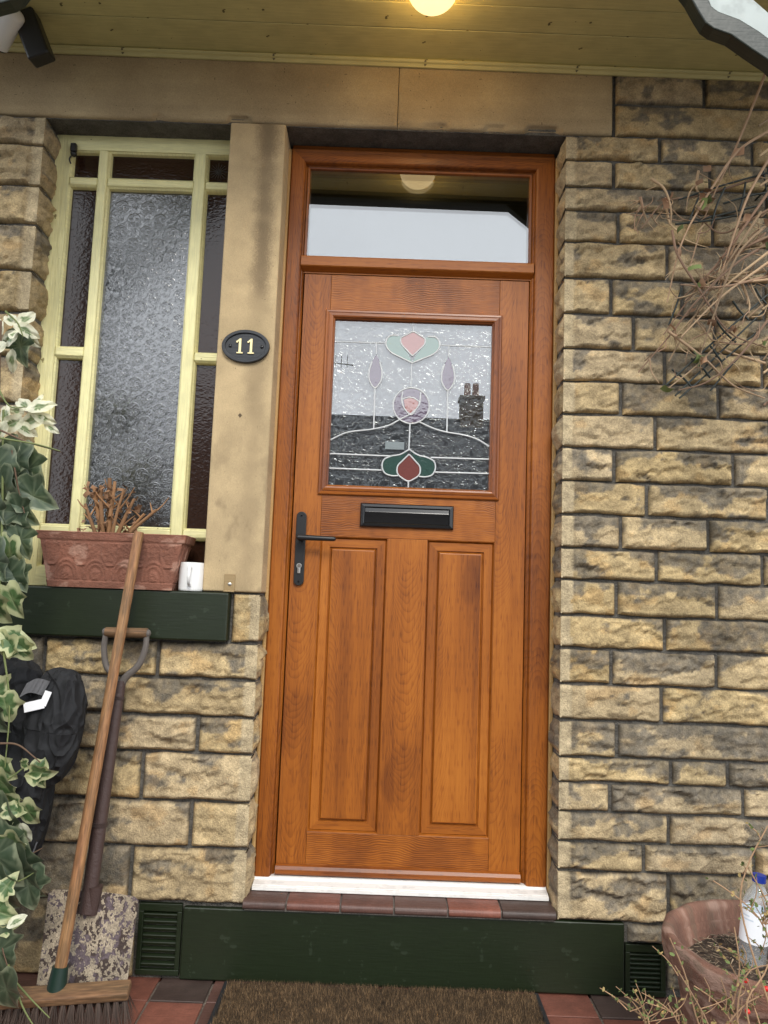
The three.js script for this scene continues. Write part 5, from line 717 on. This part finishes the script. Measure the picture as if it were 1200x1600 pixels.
// ------------------------------------------------------------------ dry climber and wire mesh on the right
{
  const rng = rngOf(71); const V = [[[1.159,2.634,0.1],[1.057,2.555,0.1],[0.971,2.425,0.1],[0.884,2.255,0.1],[0.844,2.068,0.1]],[[1.163,2.862,0.1],[1.057,2.577,0.1],[0.975,2.383,0.1],[0.913,2.173,0.1]],[[1.156,2.495,0.1],[0.955,2.424,0.1],[0.835,2.388,0.1],[0.755,2.291,0.1]],[[1.152,2.264,0.1],[1.032,2.177,0.1],[0.912,2.05,0.1],[0.853,1.967,0.1],[0.755,1.843,0.1]],[[1.155,2.432,0.1],[1.013,2.218,0.1],[0.933,2.112,0.1],[0.834,1.966,0.1]],[[1.15,2.182,0.1],[1.012,2.156,0.1],[0.913,2.091,0.1],[0.854,2.068,0.1]],[[0.855,2.295,0.1],[0.864,2.212,0.1],[0.923,2.112,0.1],[1.029,1.973,0.1],[1.146,1.937,0.1]],[[0.834,1.966,0.1],[0.95,1.89,0.1],[1.047,1.813,0.1],[1.143,1.777,0.1]],[[1.149,2.079,0.1],[1.029,1.973,0.1],[0.931,1.869,0.1],[0.833,1.786,0.1]],[[1.153,2.327,0.1],[1.052,2.219,0.1],[0.971,2.011,0.1],[0.935,1.889,0.1]],[[1.154,2.369,0.1],[1.094,2.335,0.1],[1.014,2.301,0.1],[0.935,2.361,0.1]],[[0.946,2.504,0.1],[0.939,2.445,0.1],[0.955,2.403,0.1]],[[0.791,2.461,0.1],[0.825,2.42,0.1],[0.845,2.357,0.1],[0.851,2.316,0.1]],[[0.751,2.392,0.1],[0.765,2.365,0.1],[0.775,2.344,0.1]],[[0.845,2.378,0.1],[0.855,2.326,0.1],[0.875,2.292,0.1]],[[1.151,2.202,0.1],[0.991,2.073,0.1],[0.873,1.947,0.1]],[[1.15,2.14,0.1],[1.051,2.137,0.1],[0.953,2.164,0.1]],[[1.071,2.158,0.1],[1.099,2.077,0.1],[1.089,2.036,0.1]],[[1.147,2.018,0.1],[1.048,1.893,0.1],[0.95,1.81,0.1],[0.872,1.787,0.1]],[[1.151,2.233,0.1],[1.011,2.115,0.1],[0.873,1.967,0.1]],[[1.153,2.306,0.1],[0.953,2.133,0.1],[0.893,2.07,0.1]],[[1.15,2.157,0.1],[0.992,2.11,0.1],[0.874,2.114,0.1]],[[1.124,2.357,0.1],[0.952,2.072,0.1],[0.849,1.882,0.1]],[[1.145,1.887,0.1],[1.009,1.932,0.1],[0.922,2.014,0.1]],[[1.157,2.538,0.1],[1.085,2.408,0.1],[1.033,2.26,0.1],[0.996,2.125,0.1]],[[1.152,2.281,0.1],[1.052,2.23,0.1],[0.873,2.069,0.1]],[[1.094,2.366,0.1],[1.012,2.135,0.1],[0.975,1.971,0.1]],];
  const W = [[[1.161,2.501,0.09],[0.879,2.402,0.09]],[[1.16,2.437,0.09],[1.019,2.394,0.09]],[[1.139,2.394,0.09],[0.929,2.334,0.09]],[[1.079,2.361,0.09],[0.869,2.321,0.09]],[[0.949,2.43,0.09],[0.908,2.323,0.09]],[[1.026,2.449,0.09],[0.982,2.326,0.09]],[[1.09,2.467,0.09],[1.069,2.371,0.09]],[[0.887,2.114,0.09],[0.847,1.994,0.09]],[[1.115,2.123,0.09],[1.149,2.073,0.09]],[[1.045,2.079,0.09],[1.093,2.02,0.09]],[[0.991,2.02,0.09],[1.053,1.947,0.09]],[[0.974,1.934,0.09],[1.009,1.885,0.09]],[[0.915,1.892,0.09],[0.973,1.833,0.09]],[[0.856,1.855,0.09],[0.919,1.799,0.09]],[[1.154,2.104,0.09],[0.837,1.804,0.09]],[[1.153,2.063,0.09],[0.866,1.773,0.09]],[[1.152,2.012,0.09],[0.879,1.766,0.09]],[[1.092,1.938,0.09],[0.973,1.793,0.09]],];
  const mesh = thing('wire_mesh', 'bent dark green wire mesh tangled with dry climber on the right wall', 'wire mesh', [1.0, 2.1, 0.09]);
  for (const [a, b] of W) { const m = [(a[0] + b[0]) / 2 + 0.01 * (rng() - 0.5), (a[1] + b[1]) / 2 + 0.01 * (rng() - 0.5), 0.09 + 0.015 * (rng() - 0.5)]; part('wire', tube([a, m, b].map(([x, y, z]) => [x - 1.0, y - 2.1, z - 0.09]), 0.0033, 0.0033, 8, 6), M.wire, mesh); }
  for (const x of [1.145, 1.16]) part('wire', tube([[x - 1.0, 0.42, 0.0], [x - 1.0 + 0.03, 0.2, -0.01], [x - 0.99, -0.2, 0.0], [x - 1.0, -0.25, 0.0]], 0.0026), M.wire, mesh);
  part('wall_hook', tube([[0.16, 0.36, 0.0], [0.165, 0.36, -0.04], [0.16, 0.355, -0.1]], 0.003), M.wire, mesh);
  const vine = thing('dry_climber', 'leafless dry climber with tan stems hanging from the upper right', 'climber', [1.0, 2.1, 0.1]);
  const tan = () => { const k = 0.6 + 0.6 * rng(), t = rng(); return [lerp(0.52, 0.33, t) * k, lerp(0.38, 0.2, t) * k, lerp(0.22, 0.13, t) * k]; };
  const rel = ([x, y, z]) => [x - 1.0, y - 2.1, z - 0.1];
  V.forEach((p, i) => part('stem', paint(tube(p.map(([x, y, z], q) => rel([x, y, z + 0.02 * Math.sin(i * 2.1 + q)])), 0.0047, 0.0019, 24, 6), tan()), M.stem, vine));
  // stems run on to the right, out of the picture, and root at a wall nail
  for (let i = 0; i < 10; i++) { const y = 1.75 + 0.1 * i; part('stem', paint(tube([[1.13, y, 0.1], [1.25, y + 0.08, 0.11], [1.4, y + 0.05 * rng(), 0.08], [1.5, 2.2, 0.03]].map(rel), 0.004, 0.003, 14, 6), tan()), M.stem, vine); }
  part('stem', paint(tube([[1.5, 2.7, 0.02], [1.5, 2.2, 0.03], [1.54, 1.2, 0.03], [1.5, 0, 0.05]].map(rel), 0.01, 0.014, 30, 8), tan()), M.stem, vine);
  const tw = []; for (let i = 0; i < 130; i++) { const p = V[Math.floor(rng() * V.length)], j = Math.floor(rng() * (p.length - 1)), f = rng(); const a = [0, 1, 2].map(q => lerp(p[j][q], p[j + 1][q], f)); if (rng() > 0.35) { a[0] += 0.03 * (rng() - 0.5); a[1] += 0.03 * (rng() - 0.5); } const th = rng() * 6.28, l = 0.03 + 0.1 * rng() * rng(); const b = [a[0] + Math.cos(th) * l * 0.6, a[1] + Math.sin(th) * l * 0.5 - 0.01, a[2] + 0.03 * (rng() - 0.5)], c = [a[0] + Math.cos(th + 0.2) * l, a[1] + Math.sin(th + 0.2) * l - 0.03 * rng(), a[2] + 0.04 * (rng() - 0.5)]; tw.push(paint(tube([a, b, c].map(rel), 0.0022, 0.0009, 7, 4), tan())); }
  part('twigs', mergeGeometries(tw), M.stem, vine).userData.kind = 'stuff';
  const lv = []; for (let i = 0; i < 46; i++) { const p = V[Math.floor(rng() * 12)], a = p[Math.floor(rng() * p.length)]; const g = new THREE.PlaneGeometry(0.02 + 0.02 * rng(), 0.012 + 0.012 * rng(), 3, 2), q = g.attributes.position; for (let k = 0; k < q.count; k++) q.setZ(k, 18 * q.getX(k) * q.getX(k) - 10 * q.getY(k) * q.getY(k)); g.rotateX(rng() * 6); g.rotateY(rng() * 6); g.rotateZ(rng() * 6); g.translate(...rel([a[0] + 0.03 * (rng() - 0.5), a[1] + 0.03 * (rng() - 0.5), a[2] + 0.015])); g.computeVertexNormals(); const k = 0.5 + rng(); lv.push(paint(g, rng() > 0.8 ? [0.14 * k, 0.18 * k, 0.06 * k] : [0.34 * k, 0.2 * k, 0.12 * k])); }
  part('withered_leaves', mergeGeometries(lv), M.stem, vine).userData.kind = 'stuff';
}

// ------------------------------------------------------------------ round pot, bottle, berry shrub
{
  const pot = thing('round_pot', 'large weathered terracotta pot with a wavy rim at the bottom right', 'pot', [0.985, 0, 0.45]);
  const N = 110, prof = []; const H = 0.35; // outside bottom to rim, then down the inside
  for (let i = 0; i <= 60; i++) { const v = i / 60; prof.push([0.19 + 0.057 * Math.pow(v, 0.8) + 0.0045 * Math.abs(Math.sin(v * 32)), v * 0.292, 0, 0]); }
  for (const p of [[0.249, 0.290, 0, 1], [0.258, 0.283, 0.5, 1], [0.266, 0.286, 0.7, 1], [0.271, 0.298, 0.6, 0.7], [0.274, 0.318, 0.5, 0.3], [0.276, 0.336, 0.5, 0], [0.272, 0.347, 0.4, 0], [0.264, 0.351, 0.35, 0], [0.255, 0.349, 0.3, 0], [0.247, 0.341, 0.2, 0], [0.242, 0.325, 0.1, 0], [0.239, 0.312, 0, 0], [0.236, 0.308, 0, 0], [0.232, 0.29, 0, 0], [0.226, 0.27, 0, 0], [0.21, 0.2, 0, 0]]) prof.push(p);
  const pos = [], uv = [], idx = []; prof.forEach(([r, y, wv, sc], j) => { for (let i = 0; i <= N; i++) { const a = i / N * Math.PI * 2; const w = wv * 0.005 * Math.sin(a * 17) + 0.002 * (fbm(a * 3, y * 12, 8, 3) - 0.5); const rr = r + w * 0.9 + 0.0012 * Math.sin(y * 210 + 3 * a); pos.push(rr * Math.cos(a), y + wv * 0.004 * Math.sin(a * 9 + 0.5) - sc * 0.009 * (0.5 + 0.5 * Math.sin(a * 17)), rr * Math.sin(a)); uv.push(i / N * 1.6, j < 61 ? y : y + 0.2 + j * 0.01); } });
  for (let j = 0; j < prof.length - 1; j++) for (let i = 0; i < N; i++) { const a = j * (N + 1) + i, b = a + N + 1; idx.push(a, b, a + 1, a + 1, b, b + 1); }
  const g = new THREE.BufferGeometry(); g.setAttribute('position', new THREE.Float32BufferAttribute(pos, 3)); g.setAttribute('uv', new THREE.Float32BufferAttribute(uv, 2)); g.setIndex(idx); g.computeVertexNormals(); void H;
  part('pot_body', g, M.oldClay, pot);
  const so = new THREE.CircleGeometry(0.232, 48, 0, Math.PI * 2); so.rotateX(-Math.PI / 2); part('soil', boxUV(so), M.soil, pot).position.y = 0.27;
  const rng = rngOf(81), lit = []; for (let i = 0; i < 900; i++) { const a = rng() * 6.28, r = 0.225 * Math.sqrt(rng()), l = 0.008 + 0.03 * rng() * rng(); const q = limb([-l / 2, 0, 0], [l / 2, 0, 0], 0.0008 + 0.0013 * rng(), 0.0006, 4); q.rotateZ((rng() - 0.5) * 0.9); q.rotateY(rng() * 6.28); q.translate(r * Math.cos(a), 0.274 + 0.012 * rng(), r * Math.sin(a)); const k = Math.pow(rng(), 1.5) * 1.4 + 0.1; lit.push(paint(q, [0.32 * k, 0.24 * k, 0.16 * k])); }
  part('dry_litter', mergeGeometries(lit), M.stem, pot, 'dry twigs and leaf litter on the soil').userData.kind = 'stuff';
  const bt = thing('plastic_bottle', 'clear plastic bottle with blue cap and white label in the round pot', 'bottle', [0.925, 0.283, 0.405]); bt.rotation.set(0.02, 0, -0.10);
  const bp = [[0, 0.004], [0.018, 0.002], [0.027, 0.0], [0.032, 0.008], [0.0325, 0.05], [0.031, 0.058], [0.0325, 0.064], [0.0325, 0.125], [0.031, 0.13], [0.0325, 0.135], [0.031, 0.145], [0.024, 0.165], [0.0165, 0.178], [0.0135, 0.184], [0.0135, 0.192]];
  part('bottle_body', new THREE.LatheGeometry(bp.map(p => new THREE.Vector2(...p)), 32), phys({ color: lin(0.92, 0.95, 0.97), transmission: 0.86, thickness: 0, roughness: 0.08, ior: 1.5 }), bt);
  const lc = document.createElement('canvas'); lc.width = 256; lc.height = 128; const x2 = lc.getContext('2d'); x2.fillStyle = '#eef0f4'; x2.fillRect(0, 0, 256, 128); x2.fillStyle = '#1b63b8'; x2.beginPath(); x2.arc(70, 84, 22, 0, 7); x2.fill(); x2.fillStyle = '#34b6ab'; x2.beginPath(); x2.arc(80, 92, 12, 0, 7); x2.fill(); x2.fillStyle = '#c8d2de'; x2.fillRect(180, 20, 40, 6); x2.fillRect(180, 34, 52, 6);
  const lt = new THREE.CanvasTexture(lc); lt.colorSpace = THREE.SRGBColorSpace;
  part('label', new THREE.CylinderGeometry(0.0332, 0.0332, 0.075, 32, 1, true).translate(0, 0.09, 0), std({ map: lt, roughness: 0.4, side: THREE.DoubleSide }), bt);
  part('cap', (() => { const g2 = cyl(0.0155, 0.0158, 0.017, 36), p = g2.attributes.position; for (let i = 0; i < p.count; i++) { const a = Math.atan2(p.getZ(i), p.getX(i)), k = 1 + 0.03 * Math.sin(a * 18); p.setX(i, p.getX(i) * k); p.setZ(i, p.getZ(i) * k); } g2.computeVertexNormals(); return g2.translate(0, 0.2, 0); })(), std({ color: lin(0.01, 0.03, 0.25), roughness: 0.35 }), bt);
  const sh = thing('berry_shrub', 'twiggy shrub with tiny leaves and red berries before the round pot', 'shrub', [0.8, 0, 0.78]);
  const S = [[[0.786,0.706,0.78],[0.74,0.631,0.78],[0.72,0.569,0.78]],[[0.58,0.456,0.78],[0.63,0.375,0.78],[0.655,0.317,0.78]],[[0.593,0.481,0.78],[0.618,0.422,0.78],[0.648,0.317,0.78]],[[0.695,0.581,0.78],[0.733,0.558,0.78],[0.783,0.511,0.78]],[[0.734,0.631,0.78],[0.765,0.571,0.78],[0.782,0.487,0.78]],[[0.782,0.463,0.78],[0.719,0.449,0.78],[0.693,0.377,0.78],[0.704,0.307,0.78]],[[0.732,0.497,0.78],[0.737,0.426,0.78],[0.717,0.308,0.78]],[[0.468,0.369,0.78],[0.53,0.336,0.78],[0.567,0.302,0.78]],[[0.53,0.36,0.78],[0.543,0.313,0.78]],[[0.781,0.404,0.78],[0.718,0.378,0.78],[0.667,0.306,0.78]],[[0.655,0.376,0.78],[0.693,0.354,0.78],[0.729,0.308,0.78]],[[0.743,0.391,0.78],[0.755,0.356,0.78],[0.767,0.309,0.78]],[[0.783,0.523,0.78],[0.744,0.45,0.78],[0.706,0.401,0.78]],[[0.586,0.362,0.78],[0.605,0.327,0.78],[0.63,0.281,0.78]],];
  const leaves = [], add = (x, y, z, s) => { const g3 = new THREE.CircleGeometry(s, 5); const p = g3.attributes.position; for (let k = 0; k < p.count; k++) { p.setX(k, p.getX(k) * 0.6); p.setZ(k, p.getY(k) * p.getY(k) * 30); } g3.rotateX(rng() * 6); g3.rotateY(rng() * 6); g3.rotateZ(rng() * 6); g3.translate(x, y, z); g3.computeVertexNormals(); const k = 0.6 + 0.7 * rng(); leaves.push(paint(g3, rng() > 0.3 ? [0.13 * k, 0.17 * k, 0.05 * k] : [0.33 * k, 0.24 * k, 0.09 * k])); };
  const rel = ([x, y, z]) => [x - 0.8, y, z - 0.78]; const root = [0.12, 0, 0.03];
  const stemC = () => { const k = 0.6 + 0.6 * rng(); return [0.33 * k, 0.2 * k, 0.11 * k]; };
  S.forEach((p, i) => { const q = p.map(([x, y, z], k) => rel([x, y, z + 0.05 * Math.sin(i * 1.7) + 0.01 * k])); if (q[0][1] > q[q.length - 1][1]) q.reverse(); const foot = q[0]; const pts = [[root[0] + 0.1 * (rng() - 0.6), 0, root[2] + 0.05 * (rng() - 0.5)], [lerp(root[0], foot[0], 0.6), foot[1] * 0.5, lerp(root[2], foot[2], 0.5)], ...q]; part('stem', paint(tube(pts, 0.0034, 0.0013, 30, 5), stemC()), M.stem, sh); const c = new THREE.CatmullRomCurve3(pts.map(v => new THREE.Vector3(...v))); for (let k = 0; k < 26; k++) { const v = c.getPointAt(0.35 + 0.65 * rng()); const l = 0.02 * rng(); add(v.x + l * (rng() - 0.5) * 2, v.y + l * (rng() - 0.3), v.z + l * (rng() - 0.5), 0.003 + 0.0035 * rng()); } });
  const tws = []; for (let i = 0; i < 60; i++) { const p = S[Math.floor(rng() * S.length)], j = Math.floor(rng() * (p.length - 1)), f = rng(), a = rel([0, 1, 2].map(q => lerp(p[j][q], p[j + 1][q], f))), th = 0.3 + rng() * 2.5, l = 0.02 + 0.06 * rng(); const b = [a[0] + Math.cos(th) * l, a[1] + Math.sin(th) * l, a[2] + 0.03 * (rng() - 0.5)]; tws.push(paint(tube([a, [(a[0] + b[0]) / 2 + 0.006, (a[1] + b[1]) / 2, (a[2] + b[2]) / 2], b], 0.0013, 0.0007, 5, 4), stemC())); for (let k = 0; k < 5; k++) { const f2 = rng(); add(lerp(a[0], b[0], f2) + 0.004 * (rng() - 0.5), lerp(a[1], b[1], f2) + 0.004, lerp(a[2], b[2], f2), 0.003 + 0.0035 * rng()); } }
  part('twigs', mergeGeometries(tws), M.stem, sh).userData.kind = 'stuff'; part('small_leaves', mergeGeometries(leaves), M.stem, sh).userData.kind = 'stuff';
  for (const [x, y] of [[0.735, 0.414], [0.738, 0.357], [0.775, 0.40], [0.70, 0.33]]) part('berry', new THREE.SphereGeometry(0.0052, 12, 8).translate(x - 0.8, y, 0.005), std({ color: lin(0.6, 0.02, 0.015), roughness: 0.3 }), sh);
}

// ------------------------------------------------------------------ house across the street, mirrored in the glass
{
  const h = thing('house_opposite', 'slate roofed house across the street mirrored in the door glass', 'house', [0, 0, 20]);
  const slate = std({ color: lin(0.085, 0.088, 0.094), map: T.tile, roughness: 0.7 }), brick = std({ color: lin(0.2, 0.14, 0.09), map: T.grain, roughness: 0.95 });
  part('wall', bx(-9, 0, 0, 9, 3.9, 5.5, 0), brick, h);
  const pr = [[-0.4, 3.85], [2.75, 7.15], [5.9, 3.85]]; const g = shapeGeo(pr, 18.8, 0); g.rotateY(-Math.PI / 2); g.translate(9.4, 0, 0); const roof = part('roof', boxUV(g), slate, h);
  part('chimney', mergeGeometries([bx(2.35, 6.2, 2.4, 3.1, 7.75, 3.0, 0.01), bx(2.3, 7.75, 2.35, 3.15, 7.87, 3.05, 0.01)]), brick, roof);
  for (const x of [2.58, 2.86]) part('chimney_pot', boxUV(cyl(0.1, 0.12, 0.5, 14)).translate(x, 8.1, 2.7), M.clay, roof);
  const win2 = (x, y) => { const f = part('window', bx(x - 0.55, y - 0.65, -0.03, x + 0.55, y + 0.65, 0.02, 0.005), M.white, h); part('pane', bx(x - 0.47, y - 0.57, -0.035, x + 0.47, y + 0.57, -0.031, 0), M.blackGloss, f); };
  for (const x of [-7, -4.4, -1.6, 1.6, 4.4, 7]) { win2(x, 1.5); win2(x, 3.1 + 0.05); }
  const an = thing('roof_aerial', 'television aerial on the roof opposite mirrored in the door glass', 'aerial', [-2.6, 7.0, 22.7]);
  part('mast', limb([0, -0.1, 0], [0, 2.2, 0], 0.03, 0.025), M.dullMetal, an); part('boom', limb([-0.3, 2.0, 0], [1.3, 1.85, 0], 0.02, 0.02), M.dullMetal, an); for (let i = 0; i < 7; i++) part('element', limb([-0.1 + i * 0.2, 1.75, 0], [-0.1 + i * 0.2, 2.2, 0], 0.012, 0.012), M.dullMetal, an);
  const an2 = thing('roof_pole', 'thin pole beside the chimney opposite mirrored in the door glass', 'pole', [3.6, 6.9, 22.7]); part('mast', limb([0, 0, 0], [0, 1.25, 0], 0.03, 0.03), M.dullMetal, an2); part('cross_arm', limb([-0.25, 0.55, 0], [0.25, 0.55, 0], 0.02, 0.02), M.dullMetal, an2);
}
renderer.render(scene, camera);
